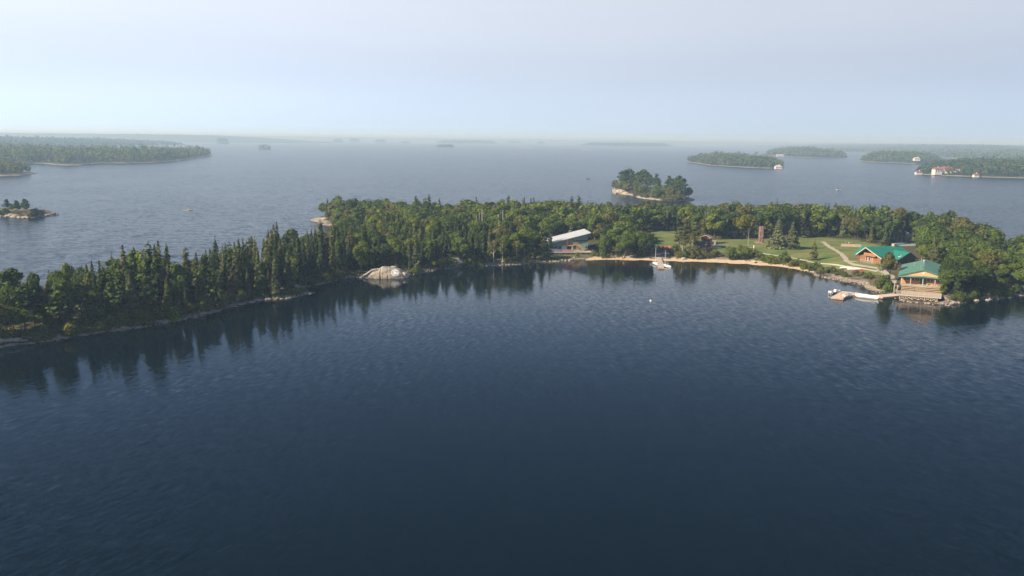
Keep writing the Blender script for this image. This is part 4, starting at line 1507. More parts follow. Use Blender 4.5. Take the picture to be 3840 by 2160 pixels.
for za, zb, zc, zd in ((1535, 1582, 652, 606), (1600, 1650, 652, 606), (1662, 1782, 652, 606), (1796, 1852, 652, 606), (1860, 1905, 652, 606), (1848, 1892, 862, 806), (832, 912, 855, 818)):
    window(t, bx_(za), bx_(zb), -.04, bz_(zc), bz_(zd), TEAL_TRIM)
for zx, zy in ((1015, 800), (1460, 797), (1812, 797), (1478, 578)):
    MB().tube([(bx_(zx), -.05, bz_(zy)), (bx_(zx), -.3, bz_(zy) - .03)], .09, 8).build('wall_lamp', WHITE, t)
# landing and stair
LZ = bz_(752)
MB().box(bx_(1432), bx_(1562), -1.5, -.04, LZ - .14, LZ).build('landing', NEWWOOD, t)
railing(t, [(bx_(1434), -1.48, LZ), (bx_(1560), -1.48, LZ)], .95, .9, NEWWOOD)
xa, xb = bx_(1562), bx_(1790)
ns = 11
for k in range(ns):
    x = xa + (xb - xa) * k / ns
    MB().box(x, x + (xb - xa) / ns + .04, -1.45, -.2, LZ - (k + 1) * LZ / ns - .05, LZ - (k + 1) * LZ / ns + .01).build('tread', NEWWOOD, t)
MB().bar((xa, -1.48, LZ - .12), (xb, -1.48, .05), .07, .28).build('stringer', NEWWOOD, t)
railing(t, [(xa, -1.48, LZ), (xb, -1.48, .02)], .95, 1.0, NEWWOOD)
for zx in (1540, 1600):
    MB().box(bx_(zx) - .06, bx_(zx) + .06, -1.5, -1.38, 0, LZ - .15 if zx < 1562 else LZ * .8).build('post', NEWWOOD, t)
# deck
MB().box(-BW + 1, .9, -4.9, -.04, -.16, -.01).build('deck', DECKW, t)
MB().box(-BW + 1, .9, -4.96, -4.902, -.4, -.02).build('fascia', RAILW, t)
railing(t, [(-BW + 1.1, -4.85, -.01), (bx_(1690), -4.85, -.01)], 1.05, 1.5, RAILW)
for k in range(8):
    x = -BW + 1.3 + k * 2.15
    MB().box(x - .1, x + .1, -4.75, -4.55, -2.0, -.17).build('deck_post', RAILW, t)
for k in range(6):
    MB().box(.95 + k * .3, .95 + k * .3 + .32, -4.8, -3.5, -.2 - k * .2, -.13 - k * .2).build('step', NEWWOOD, t)
railing(t, [(.95, -4.8, -.05), (2.8, -4.8, -1.15)], .9, 1.2, NEWWOOD, balusters=False)

# ------------------------------------------------------------------ red two-storey hut with shed
q = GT(2642, 930)
t = thing('hut', 'small red-brown two-storey hut with green roof and outside stair', 'building', q, math.radians(-24))
HUTRED = M('red-brown boards', (.32, .10, .07), .75, .1, 1, stretch=(.5, .5, 5))
HUTDARK = M('dark brown boards', (.10, .055, .05), .8, .15, 1)
HROOF = M('grey green shingle', (.09, .15, .11), .85, .15, 2)
MB().box(-3.6, 1.2, -3.2, 1.0, 0, 1.75).build('shed_wall', HUTDARK, t)
for k in (1, -1):
    y = -1.1
    qq = [(-4.0, y, 2.75), (-4.0, y + k * 2.6, 1.65), (1.6, y + k * 2.6, 1.65), (1.6, y, 2.75)]
    MB().slab(qq if k > 0 else qq[::-1], .1).build('shed_roof', HROOF, t)
MB().box(-1.6, 2.2, 0, 3.6, .0, 4.4).build('wall', HUTRED, t)
MB().box(-1.62, 2.22, -.02, .0, 2.4, 2.46).build('trim', NEWWOOD, t)
for k in (1, -1):
    x = .3
    qq = [(x, -.5, 5.3), (x, 4.3, 5.3), (x + k * 2.5, 4.3, 4.35), (x + k * 2.5, -.5, 4.35)]
    MB().slab(qq if k < 0 else qq[::-1], .1).build('roof_slope', HROOF, t)
    MB().bar((x, -.53, 5.22), (x + k * 2.5, -.53, 4.27), .05, .18).build('barge_board', CEDAR_PALE, t)
window(t, -.55, .5, 0, 3.0, 3.75, DARK, mull=1)
window(t, 1.2, 1.8, 0, 2.8, 3.8, DARK)
d = MB().box(2.2, 2.26, 1.0, 1.9, 2.3, 4.1).build('door', DARK, t)
MB().box(2.25, 4.4, .0, 2.4, 2.15, 2.3).build('balcony', RAILW, t)
railing(t, [(2.3, .05, 2.3), (4.35, .05, 2.3), (4.35, 2.3, 2.3)], .95, 1.2, RAILW)
for x_, y_ in ((2.5, .1), (4.3, .1), (4.3, 2.3)):
    MB().box(x_ - .08, x_ + .08, y_ - .08, y_ + .08, -.3, 2.15).build('post', RAILW, t)
for k in range(9):
    MB().box(4.4 - k * .3 - .3, 4.4 - k * .3, -.95, -.1, 2.05 - k * .24, 2.12 - k * .24).build('tread', RAILW, t)
MB().bar((4.4, -.97, 2.1), (1.6, -.97, -.1), .06, .25).build('stringer', RAILW, t)

# ------------------------------------------------------------------ climbing tower
q = GT(2853, 910)
t = thing('climbing_tower', 'tall reddish climbing tower at the edge of the wood behind the lawn', 'tower', q, math.radians(-12))
TRED = rock_mat('reddish climbing wall', (.28, .175, .145), (.19, .115, .10), (.34, .24, .19))
rng = np.random.default_rng(5)
mb = MB()
nz, na = 16, 20
for i in range(nz + 1):
    z = 6.9 * i / nz
    for j in range(na):
        a = 2 * math.pi * j / na
        c, s = math.cos(a), math.sin(a)
        k = 1.02 / max(abs(c), abs(s))
        k *= 1 + .10 * float(wob(a * 2.2, z * 1.1, 1.0, 3.0)) + rng.uniform(-.05, .05) - .06 * (i == 0)
        mb.v.append((c * min(k, 1.3), s * min(k, 1.3), z))
for i in range(nz):
    for j in range(na):
        j2 = (j + 1) % na
        mb.f.append((i * na + j, i * na + j2, (i + 1) * na + j2, (i + 1) * na + j))
        mb.mi.append(0)
mb.f.append(tuple(nz * na + j for j in range(na)))
mb.mi.append(0)
mb.build('tower_wall', TRED, t)
MB().box(-.9, .9, -.9, .9, 6.9, 6.96).build('top_platform', TRED, t)
MB().box(-2.5, 3, -3, 2.5, .04, .1).build('mat_pad', M('wood chips', (.30, .21, .14), .95, .2, 3), t)
hold = MB().tube([(0, 0, 0), (.1, 0, 0)], [.09, .05], 5).mesh('climbing_hold', BLUE)
for k in range(22):
    o = link('climbing_hold', hold, t)
    z = rng.uniform(.6, 6.5)
    o.location = (rng.uniform(-.8, .8), -1.12, z)
    o.rotation_euler = (0, 0, -1.57)

# ------------------------------------------------------------------ rocks
def rock_mesh(seed, name='rock', sub=2, flat=.7, mat=ROCK):
    rng = np.random.default_rng(seed)
    import bmesh
    bm = bmesh.new()
    bmesh.ops.create_icosphere(bm, subdivisions=sub, radius=1.0)
    pl = [(Vector(rng.normal(size=3)).normalized(), rng.uniform(.55, .9)) for _ in range(7)]
    for v in bm.verts:
        for n, d in pl:
            k = v.co.dot(n)
            if k > d:
                v.co -= n * (k - d) * .9
        v.co.z *= flat
        v.co *= 1 + rng.uniform(-.04, .04)
    me = bpy.data.meshes.new(name)
    bm.to_mesh(me)
    bm.free()
    me.materials.append(mat)
    return me
ROCKS = [rock_mesh(200 + i, 'boulder', 2, [.6, .75, .5, .85, .65, .55][i]) for i in range(6)]
PALES = [rock_mesh(220 + i, 'boulder', 2, [.6, .75, .55, .8][i], ROCK_PALE) for i in range(4)]

def boulder(px, py, s, label, group=None, pale=False, asp=1.0, dz=0.0, flat=1.0):
    p_ = G(px, py, .15)
    o = link('boulder', RND.choice(PALES if pale else ROCKS))
    o.location = (p_[0], p_[1], max(hz(*p_), -.1) + s * .18 + dz)
    o.scale = (s * asp, s, s * flat)
    o.rotation_euler = (RND.uniform(-.15, .15), RND.uniform(-.15, .15), RND.uniform(0, 6.28) if asp == 1 else RND.uniform(-.3, .3))
    return tag(o, label, 'boulder', group)
boulder(890, 1136, 1.2, 'large grey block at the waterline of the left arm', asp=1.5)
boulder(1221, 1049, .75, 'pale rounded boulder on the point left of the painted rock', pale=True)
boulder(1108, 1090, 1.1, 'pale boulders at the root of the grassy spit', pale=True, asp=1.6)
boulder(1060, 1098, .7, 'single pale stone in the reeds of the spit', pale=True)
boulder(1692, 998, 3.4, 'long low grey outcrop on the shore right of the painted rock', asp=1.5)
boulder(2560, 973, 1.0, 'pale stone at the foot of the leaning birch', pale=True, asp=1.6)
boulder(3052, 1020, .8, 'pale boulder where the beach ends', pale=True)
boulder(915, 1138, .5, 'small stone beside the large grey block')
for (x_, y_, s_) in [(3655, 1118, 1.1), (3662, 1126, .9), (3700, 1117, 1.0), (3703, 1124, .8), (3728, 1113, .7), (3738, 1119, .7), (3752, 1116, .55), (3785, 1116, .6), (3815, 1098, 1.3), (3830, 1092, 1.4), (3822, 1104, .9), (3625, 1132, .9), (3610, 1134, 1.1), (3590, 1137, .9), (3575, 1139, 1.3)]:
    boulder(x_, y_, s_ * .8, 'pale boulder in the row along the right-hand shore', 'boulders along the right-hand shore', True, 1.3)
for (x_, y_, s_) in [(3408, 1131, .5), (3440, 1135, .6), (3483, 1138, .45), (3512, 1137, .6), (3535, 1141, .5), (3384, 1124, .6)]:
    boulder(x_, y_, s_, 'small rock under the front of the dining hall deck', 'rocks under the deck')
for k, f in enumerate(np.linspace(0, 1, 46)):
    x_ = 1815 + f * 340 + RND.uniform(-4, 4)
    y_ = np.interp(x_, [1804, 1944, 2024, 2100, 2181], [996, 991, 984, 980, 975]) - RND.uniform(0, 5)
    boulder(x_, y_, RND.uniform(.3, .62), 'rounded stone in the stony shore left of the beach', 'stones along the shore left of the beach', True)
for k, f in enumerate(np.linspace(0, 1, 60)):
    pts_ = [(0, 1299), (196, 1275), (419, 1239), (664, 1202), (839, 1158), (980, 1122)]
    x_ = 5 + f * 960 + RND.uniform(-5, 5)
    y_ = np.interp(x_, [q_[0] for q_ in pts_], [q_[1] for q_ in pts_]) - RND.uniform(-1, 5)
    boulder(x_, y_, RND.uniform(.4, .95), 'grey ledge rock at the waterline of the left arm', 'ledge rocks along the left arm', False, RND.uniform(1.2, 2.2))
# flat ledge along the near left end
for (x_, y_, s_) in [(15, 1288, 3.0), (50, 1286, 2.4), (-40, 1296, 3.0), (100, 1279, 1.8), (1395, 1036, 1.6), (1545, 1024, 1.4)]:
    boulder(x_, y_, s_, 'broad flat pale ledge at the near left corner' if x_ < 200 else 'low flat rock beside the painted rock', 'flat pale ledges at the near left corner' if x_ < 200 else 'flat rocks beside the painted rock', True, 1.5, -.35, .42)
for (x_, y_, s_, l_) in [(1268, 893, 3.6, 'big pale rounded rock on the back left shore'), (1289, 868, 2.6, 'steep pale rock above the back left cove'), (1215, 838, 3.4, 'lower of two flat pale rock shelves at the back left point'), (1208, 826, 3.0, 'outer of two flat pale rock shelves at the back left point')]:
    boulder(x_, y_, s_, l_, None, True, 2.2 if y_ < 850 else 1.2, -.5 if y_ < 850 else .6, .4 if y_ < 850 else 1.0)

# loose shore rubble nobody could count
def rubble(n, seed, name, lab, line, smin, smax, inland, mat, zf):
    rng = np.random.default_rng(seed)
    line = np.array(line)
    d = np.diff(line, axis=0)
    s = np.concatenate([[0], np.cumsum(np.hypot(d[:, 0], d[:, 1]))])
    t_ = rng.uniform(0, s[-1], n)
    X = np.stack([np.interp(t_, s, line[:, 0]), np.interp(t_, s, line[:, 1])], 1) + rng.normal(size=(n, 2)) * inland
    Z = zf(X)
    base = []
    for i in range(4):
        me = rock_mesh(300 + i, 'tmp', 1, .7)
        v = np.empty(len(me.vertices) * 3, np.float32)
        me.vertices.foreach_get('co', v)
        f = np.empty(len(me.polygons) * 3, np.int32)
        me.polygons.foreach_get('vertices', f)
        base.append((v.reshape(-1, 3), f.reshape(-1, 3)))
        bpy.data.meshes.remove(me)
    VV, FF, off = [], [], 0
    for i in range(n):
        if Z[i] < -.5 or math.hypot(X[i, 0] - DECK_C[0], X[i, 1] - DECK_C[1]) < 6.2:
            continue
        v, f = base[i % 4]
        k = rng.uniform(smin, smax)
        a = rng.uniform(0, 6.28)
        q_ = v * [k * rng.uniform(.8, 1.6), k, k]
        q_ = np.stack([q_[:, 0] * math.cos(a) - q_[:, 1] * math.sin(a), q_[:, 0] * math.sin(a) + q_[:, 1] * math.cos(a), q_[:, 2]], 1)
        VV.append(q_ + [X[i, 0], X[i, 1], Z[i] + k * .2])
        FF.append(f + off)
        off += len(v)
    o = link(name, np_mesh(name, np.concatenate(VV), np.concatenate(FF), mat))
    return stuff(o, lab, 'rocks')
FRW = [G(x, y) for x, y in FRONT]
rubble(1700, 1, 'shore_rubble', 'broken grey rock rubble along the left and middle shore', FRW[:36], .15, .5, .7, ROCK, height)
rubble(620, 2, 'shore_rubble', 'grey rock rubble along the right-hand shore', FRW[44:], .15, .42, .6, ROCK, height)

# ------------------------------------------------------------------ painted rock
p_ = G(1440, 1042)
PR = thing('painted_rock', 'big pale granite outcrop with a white painted emblem on its right face', 'rock', (p_[0], p_[1], 0))
nx_, ny_ = 56, 26
mb = MB()
def rock_pt(u, w):
    """u along the shore -1..1, w from waterline (0) over the top (1) to the back"""
    x = 7.3 * u
    prof = max(0.0, 1 - abs(u) ** 3.2)
    topz = (3.0 + .5 * math.exp(-((u - .35) / .35) ** 2) + .45 * math.exp(-((u + .1) / .12) ** 2) + .22 * math.sin(u * 9 + 1)) * prof ** .6
    if u < -.4:
        topz *= 1 - .4 * ((-u - .4) / .6)
    a = w * math.pi * .62
    y = -1.7 + 3.6 * (1 - math.cos(a))
    z = topz * math.sin(min(a, math.pi / 2)) ** .62 - .5 * (1 - w) - (0 if a < math.pi / 2 else (a - math.pi / 2) * .5)
    y += 1.3 * abs(u) ** 2.4 * (1 if u > 0 else .15)
    # crevice
    c = math.exp(-((u + .12 + .05 * w) / .02) ** 2) * .8 + .35 * math.exp(-((u - .22 + .1 * w) / .015) ** 2)
    z -= .35 * c * math.sin(w * math.pi)
    y += .7 * c * (1 - w)
    n = float(wob(x, y * 1.4 + z * 1.2, 1.3, 5.0)) * .11 + float(wob(x, z * 2 + y, .5, 1.0)) * .07
    return (x, y - n * .8, z + n)
for i in range(nx_ + 1):
    for j in range(ny_ + 1):
        mb.v.append(rock_pt(-1 + 2 * i / nx_, j / ny_))
for i in range(nx_):
    for j in range(ny_):
        a = i * (ny_ + 1) + j
        mb.f.append((a, a + ny_ + 1, a + ny_ + 2, a + 1))
        mb.mi.append(0)
body = mb.build('rock_body', ROCK_PALE, PR)
rr = rock_mesh(260, 'rock_shoulder', 2, .7, ROCK_PALE)
o = link('rock_shoulder', rr, PR)
o.location, o.scale = (6.3, 1.6, .3), (1.9, 1.8, 2.6)
o = link('rock_shoulder', rock_mesh(262, 'rock_shoulder', 2, .7, ROCK_PALE), PR)
o.location, o.scale = (-4.6, .5, .35), (2.9, 1.9, 2.0)
o = link('rock_shoulder', rock_mesh(263, 'rock_shoulder', 2, .6, ROCK_PALE), PR)
o.location, o.scale = (-7.4, .6, .0), (1.6, 1.2, 1.0)
o = link('rock_shoulder', rock_mesh(261, 'rock_shoulder', 2, .6, ROCK_PALE), PR)
o.location, o.scale = (2.6, 3.2, 2.9), (1.5, 1.0, 1.2)
bvh = BVHTree.FromPolygons([Vector(v) for v in mb.v], mb.f)
# emblem: white oval with a dark ring and triangle, lying on the rock face
ex, ez = 5.05, 1.95
view = Vector((-.25, 1, -.28)).normalized()
vx = Vector((1, .2, 0)).normalized()
vz = vx.cross(view).normalized() * -1
if vz.z < 0:
    vz = -vz
org = Vector((ex, -6, ez)) - view * 0
def on_rock(a, b, lift):
    o_ = org + vx * a + vz * b + Vector((0, 0, 1.35))
    h, n, _, _ = bvh.ray_cast(o_, view)
    if h is None:
        return None
    return h - view * lift
def decal(name, pts2, mat, lift, parent):
    """strip decal: list of (inner, outer) pairs of 2D points"""
    d_ = MB()
    P3 = []
    for pr in pts2:
        q_ = [on_rock(a, b, lift) for a, b in pr]
        P3.append(q_)
    for A, B in zip(P3[:-1], P3[1:]):
        for k in range(len(A) - 1):
            c4 = [A[k], A[k + 1], B[k + 1], B[k]]
            if all(x is not None for x in c4):
                d_.add(c4, [(0, 1, 2, 3)])
    if d_.f:
        return d_.build(name, mat, parent)
def ring(r0, r1, n=40, rows=2, sx=1.12, sz=1.06, tilt=-.35):
    out_ = []
    for i in range(n + 1):
        a = 2 * math.pi * i / n
        row = []
        for k in range(rows + 1):
            r = r0 + (r1 - r0) * k / rows
            x, y = math.cos(a) * r * sx, math.sin(a) * r * sz
            row.append((x * math.cos(tilt) - y * math.sin(tilt), x * math.sin(tilt) + y * math.cos(tilt)))
        out_.append(row)
    return out_
PAINT = M('white rock paint', (.80, .80, .78), .6, .04, 2)
PAINTD = M('grey rock paint', (.16, .18, .21), .6, .08, 2)
em = decal('emblem', ring(.02, 1.13, 40, 7), PAINT, .05, PR)
if em:
    em['label'] = 'white painted oval emblem with a grey ring and triangle'
    decal('emblem_ring', ring(.80, .93), PAINTD, .075, em)
    T3 = [(.80 * math.cos(a), .80 * math.sin(a)) for a in (math.radians(160), math.radians(40), math.radians(-80))]
    for i in range(3):
        a, b = Vector(T3[i]), Vector(T3[(i + 1) % 3])
        nn = Vector((-(b - a).y, (b - a).x)).normalized() * .065
        st = [((a.lerp(b, k / 10) - nn)[:], (a.lerp(b, k / 10) + nn)[:]) for k in range(11)]
        decal('emblem_line', st, PAINTD, .08, em)

# ------------------------------------------------------------------ docks
PLANK = M('pale dock planks', (.50, .41, .345), .85, .10, 1.5, stretch=(1, 1, 1))
SKIRT = M('dock skirt boards', (.38, .27, .205), .85, .14, 1.5)
def dock_run(parent, a, b, w, z, n, skirt=True):
    a, b = Vector((a[0], a[1], 0)), Vector((b[0], b[1], 0))
    d = (b - a).normalized()
    s = Vector((-d.y, d.x, 0)) * (w / 2)
    L = (b - a).length
    me = MB().box(-L / n / 2 + .015, L / n / 2 - .015, -w / 2, w / 2, -.07, 0).mesh('plank', PLANK)
    ang = math.atan2(d.y, d.x)
    for k in range(n):
        o = link('plank', me, parent)
        c = a + d * (L * (k + .5) / n)
        o.location = (c.x, c.y, z + RND.uniform(-.008, .008))
        o.rotation_euler = (0, 0, ang)
    if skirt:
        for sg in (1, -1):
            m_ = MB()
            m_.bar(a + s * sg + Vector((0, 0, z - .30)), b + s * sg + Vector((0, 0, z - .30)), .09, .44)
            m_.build('skirt', SKIRT, parent)
        for e_ in (a, b):
            MB().bar(e_ - s + Vector((0, 0, z - .30)), e_ + s + Vector((0, 0, z - .30)), .09, .44).build('skirt', SKIRT, parent)
    for k in range(max(2, int(L / 4)) + 1):
        for sg in (1, -1):
            c = a + d * (L * k / max(2, int(L / 4))) + s * sg * .85
            MB().tube([(c.x, c.y, -1.5), (c.x, c.y, z - .08)], .1, 6).build('pile', GREYWOOD, parent)

t = thing('boat_dock', 'pale L-shaped timber boat dock in front of the dining hall shore', 'dock', (0, 0, 0))
oo = lambda x, y: (3080 + x / 4.6, 890 + y / 4.6)
gp = lambda x, y, z=.62: Vector(G(*oo(x, y), z))
A, B, C_, D_ = gp(275, 1040), gp(447, 936), gp(940, 1018), gp(1290, 988)
dock_run(t, A, B, 3.4, .62, 15)
d1 = (C_ - B).normalized()
dock_run(t, B + d1 * 1.9, C_ - d1 * .4, 2.5, .6, 18)
d2 = (D_ - C_).normalized()
dock_run(t, C_ + d2 * .9, D_, 3.6, .64, 13)
MB().box(A.x + 1.2, A.x + 1.38, A.y + .8, A.y + .98, .6, 2.2).build('lamp_post', NEWWOOD, t)
MB().box(A.x + 1.05, A.x + 1.53, A.y + .7, A.y + 1.08, 2.2, 2.3).build('post_top', GREYWOOD, t)
br = thing('foot_bridge', 'short grey ramp with rails between the dock and the dining hall deck', 'bridge', (D_.x, D_.y, 0), math.radians(12))
MB().box(-.2, 2.9, -.75, .75, .64, .74).build('ramp_deck', GREYWOOD, br)
for s in (-.72, .72):
    railing(br, [(-.1, s, .74), (2.8, s, .95)], .9, 1.4, GREYWOOD, balusters=False)

t = thing('beach_dock', 'narrow grey timber dock between two small sailboats at the beach', 'dock', (0, 0, 0))
ob = lambda x, y: (2400 + x / 8.05, 900 + y / 8.05)
a_, b_ = Vector(G(*ob(562, 512), .75)), Vector(G(*ob(612, 690), .62))
c_ = Vector(G(*ob(645, 836), .55))
PLANK_SAVE = PLANK
PLANK = M('grey dock planks', (.40, .35, .30), .9, .12, 1.5)
dock_run(t, a_, b_, 2.0, .66, 12, False)
dock_run(t, b_ + (c_ - b_).normalized() * .1, c_, 2.05, .6, 12, True)
PLANK = PLANK_SAVE

# ------------------------------------------------------------------ boats
def hull_mesh(L, B, H, n=12, bow=.35, transom=.8, keel=.0):
    """open hull: outer skin, gunwale and inner floor; bow towards +y"""
    mb = MB()
    rows = []
    for i in range(n + 1):
        f = i / n
        y = -L / 2 + L * f
        w = B / 2 * (transom + (1 - transom) * min(1, f / .4)) * (1 if f < 1 - bow else math.sqrt(max(0.0, 1 - ((f - 1 + bow) / bow) ** 2)))
        w = max(w, .015)
        sheer = H * (1 + .35 * max(0, f - .5) ** 1.5)
        rise = .45 * H * max(0, (f - .7) / .3) ** 2
        rows.append([(-w, y, sheer), (-w * .92, y, H * .4 + rise), (-w * .55, y, rise * .9 - .05), (0, y, rise - .1 - keel),
                     (w * .55, y, rise * .9 - .05), (w * .92, y, H * .4 + rise), (w, y, sheer), (w * .86, y, sheer - .02), (w * .78, y, H * .35 + rise * .8),
                     (0, y, H * .25 + rise), (-w * .78, y, H * .35 + rise * .8), (-w * .86, y, sheer - .02)])
    m_ = len(rows[0])
    for r in rows:
        mb.v += r
    for i in range(n):
        for k in range(m_):
            k2 = (k + 1) % m_
            mb.f.append((i * m_ + k, i * m_ + k2, (i + 1) * m_ + k2, (i + 1) * m_ + k))
            mb.mi.append(0)
    mb.f.append(tuple(range(m_)))
    mb.mi.append(0)
    mb.f.append(tuple(n * m_ + k for k in range(m_ - 1, -1, -1)))
    mb.mi.append(0)
    return mb

HULLW = M('white gelcoat', (.80, .79, .76), .3, .04, 2, spec=.5)
MOTOR = M('outboard cowl', (.70, .70, .68), .4, .1, 3)
def outboard(parent, x, y, z, mat=MOTOR):
    o = MB().box(x - .2, x + .2, y - .42, y + .02, z, z + .48).build('outboard_motor', mat, parent)
    MB().box(x - .07, x + .07, y - .3, y - .1, z - .75, z).build('motor_leg', STEEL, o)
def motorboat(pos, rot, L, B, H, label, mats=HULLW, motors=1, console=False, shield=False):
    t = thing('motorboat', label, 'boat', (pos[0], pos[1], .02), rot, None)
    hull_mesh(L, B, H).build('hull', mats, t)
    for f in (-.22, .08):
        MB().box(-B * .38, B * .38, L * f - .18, L * f + .18, H * .68, H * .76).build('seat', ALU, t)
    if console:
        MB().box(-.35, .35, -L * .02, L * .12, H * .3, H * 1.5).build('console', HULLW, t)
    if shield:
        MB().slab([(-B * .36, L * .12, H), (B * .36, L * .12, H), (B * .3, L * .06, H + .5), (-B * .3, L * .06, H + .5)], .03).build('windshield', M('tinted screen', (.25, .3, .33), .1, .05, 1, spec=.7), t)
    for k in range(motors):
        outboard(t, (k - (motors - 1) / 2) * .55, -L / 2, H * .75)
    return t
q = G(*oo(235, 950), .3)
motorboat((q[0], q[1]), math.radians(-48), 5.4, 2.0, .75, 'grey and white motorboat moored at the outer side of the dock', ALU, 2, True, True)
q = G(*oo(470, 1015), .3)
motorboat((q[0], q[1]), math.radians(-48), 4.9, 1.9, .7, 'grey motorboat with two white engines inside the dock corner', ALU, 2, False, True)
q = G(*oo(775, 1030), .3)
motorboat((q[0], q[1]), math.radians(50), 6.6, 1.75, .85, 'long white skiff tied along the middle of the dock', HULLW, 1)

def sailboat(pos, rot, label, mast=6.2, capm=None):
    t = thing('sailboat', label, 'sailboat', (pos[0], pos[1], .02), rot)
    hull_mesh(5.2, 1.95, .55, 14, .5, .75).build('hull', HULLW, t)
    MB().box(-.62, .62, .5, 1.2, .42, .5).build('foredeck', HULLW, t)
    MB().box(-.5, .5, -.9, -.7, .42, .5).build('thwart', HULLW, t)
    MB().tube([(0, .55, .3), (.03, .5, mast)], [.07, .05], 7).build('mast', M('pale mast', (.62, .6, .56), .4, .05, 2), t)
    MB().tube([(0, .5, 1.0), (0, -1.7, 1.0)], .045, 6).build('boom', STEEL, t)
    MB().box(-.06, .06, -2.35, -2.16, -.3, .6).build('rudder', WHITE, t)
    MB().box(-.2, .2, .3, .62, mast - .35, mast + .1).build('mast_float', capm, t)
    return t
q = G(*ob(472, 722), .2)
sailboat(q, math.radians(8), 'small white sailboat with bare mast left of the beach dock', 6.6, M('blue float', (.03, .10, .22), .5, .1, 2))
q = G(*ob(775, 792), .2)
sailboat(q, math.radians(20), 'small white sailboat with bare mast right of the beach dock', 5.9, M('teal float', (.03, .25, .2), .5, .1, 2))

def lake_boat(px, py, rot, L, label, mats, person=None):
    q = G(px, py, .2)
    t = motorboat(q, rot, L, 1.7, .7, label, mats, 1)
    return t
lake_boat(3143, 713, math.radians(100), 4.8, 'small white fishing boat alone on the open lake', HULLW)
lake_boat(2205, 671, math.radians(95), 4.6, 'tiny dark boat on the open lake left of the pine islet', M('dark hull', (.05, .05, .05), .5, .1, 1))
lake_boat(3245, 634, math.radians(85), 6.5, 'tiny yellow boat between the far right islands', M('yellow hull', (.5, .36, .08), .5, .1, 1))
q = G(2440, 1128, .1)
t = thing('mooring_buoy', 'tiny white buoy alone on the calm bay', 'buoy', (q[0], q[1], 0))
MB().tube([(0, 0, -.2), (0, 0, 0), (0, 0, .2), (0, 0, .36), (0, 0, .42)], [.12, .26, .28, .16, .03], 10).build('float', WHITE, t)
MB().tube([(0, 0, .4), (0, 0, .62)], .03, 6).build('eye', STEEL, t)

# ------------------------------------------------------------------ canoes and rack
def canoe_mesh(L=4.6, B=.85, H=.4, n=12):
    mb = MB()
    rows = []
    for i in range(n + 1):
        f = -1 + 2 * i / n
        w = max(B / 2 * (1 - abs(f) ** 2.2), .01)
        sh = H + .18 * abs(f) ** 3
        rows.append([(-w, f * L / 2, sh), (-w * .9, f * L / 2, H * .35), (0, f * L / 2, .0 + .1 * abs(f) ** 3), (w * .9, f * L / 2, H * .35), (w, f * L / 2, sh), (w * .8, f * L / 2, H * .45), (0, f * L / 2, .06 + .1 * abs(f) ** 3), (-w * .8, f * L / 2, H * .45)])
    m_ = 8
    for r in rows:
        mb.v += r
    for i in range(n):
        for k in range(m_):
            k2 = (k + 1) % m_
            mb.f.append((i * m_ + k, i * m_ + k2, (i + 1) * m_ + k2, (i + 1) * m_ + k))
            mb.mi.append(0)
    mb.f.append(tuple(range(m_)))
    mb.f.append(tuple(n * m_ + k for k in range(m_ - 1, -1, -1)))
    mb.mi += [0, 0]
    return mb
CAN = {c: canoe_mesh().mesh('canoe', m_) for c, m_ in (('red', RED), ('blue', BLUE), ('white', WHITE), ('faded red', M('faded red plastic', (.42, .10, .10), .5, .1, 2)))}
def canoe(loc, rot, col, label, group=None, flip=True, roll=0.0):
    t = thing('canoe', label, 'canoe', loc, 0, group)
    t.rotation_euler = (0, math.pi + roll if flip else roll, rot)
    link('hull', CAN[col], t)
    MB().box(-.36, .36, -.9, -.8, .36, .4).build('thwart', NEWWOOD, t)
    MB().box(-.36, .36, .8, .9, .36, .4).build('thwart', NEWWOOD, t)
    return t
q = GT(2480, 940)
rk = thing('canoe_rack', 'timber canoe rack full of red and blue canoes behind the beach', 'rack', q, math.radians(2))
for x_ in (-4.4, -1.4, 1.2, 3.7):
    for y_ in (-1.3, 1.3):
        MB().box(x_ - .07, x_ + .07, y_ - .07, y_ + .07, -.3, 2.25).build('post', GREYWOOD, rk)
for y_ in (-1.3, 1.3):
    for z_ in (.75, 1.5, 2.2):
        MB().box(-4.5, 3.8, y_ - .05, y_ + .05, z_ - .08, z_).build('rail', GREYWOOD, rk)
cols = [['faded red', 'faded red', 'blue', 'red', 'red', 'red'], ['red', 'faded red', 'blue', 'red', 'red', 'faded red']]
ca, sa = math.cos(math.radians(2)), math.sin(math.radians(2))
for r_ in range(2):
    for c__ in range(6):
        x_ = -3.9 + c__ * 1.42
        lx, ly = x_ * ca, x_ * sa
        nm_ = ['lower', 'upper'][r_]
        canoe((q.x + lx, q.y + ly, q.z + .76 + .75 * r_ + .42), math.radians(2), cols[r_][c__],
              '%s canoe on the %s shelf of the beach rack' % (cols[r_][c__], nm_), '%s canoes on the %s shelf' % (cols[r_][c__], nm_))
for px_, py_, c__, l_ in ((3222, 1016, 'red', 'bright red overturned canoe at the lawn edge near the dock'), (3204, 1011, 'white', 'white overturned canoe next to the bright red one'), (3175, 1006, 'white', 'white overturned canoe left of the red and white pair')):
    q = GT(px_, py_)
    canoe((q.x, q.y, q.z + .5), math.radians(78), c__, l_)
for k, (px_, py_) in enumerate(((2676, 929), (2684, 930), (2668, 928))):
    q = GT(px_, py_)
    canoe((q.x, q.y, q.z + .52), math.radians(80 + 8 * k), 'white', 'white overturned dinghy beside the red hut', 'white overturned dinghies beside the hut')
q = GT(2506, 953)
canoe((q.x, q.y, q.z + .5), math.radians(60), 'white', 'white boat at the right edge of the launch ground')
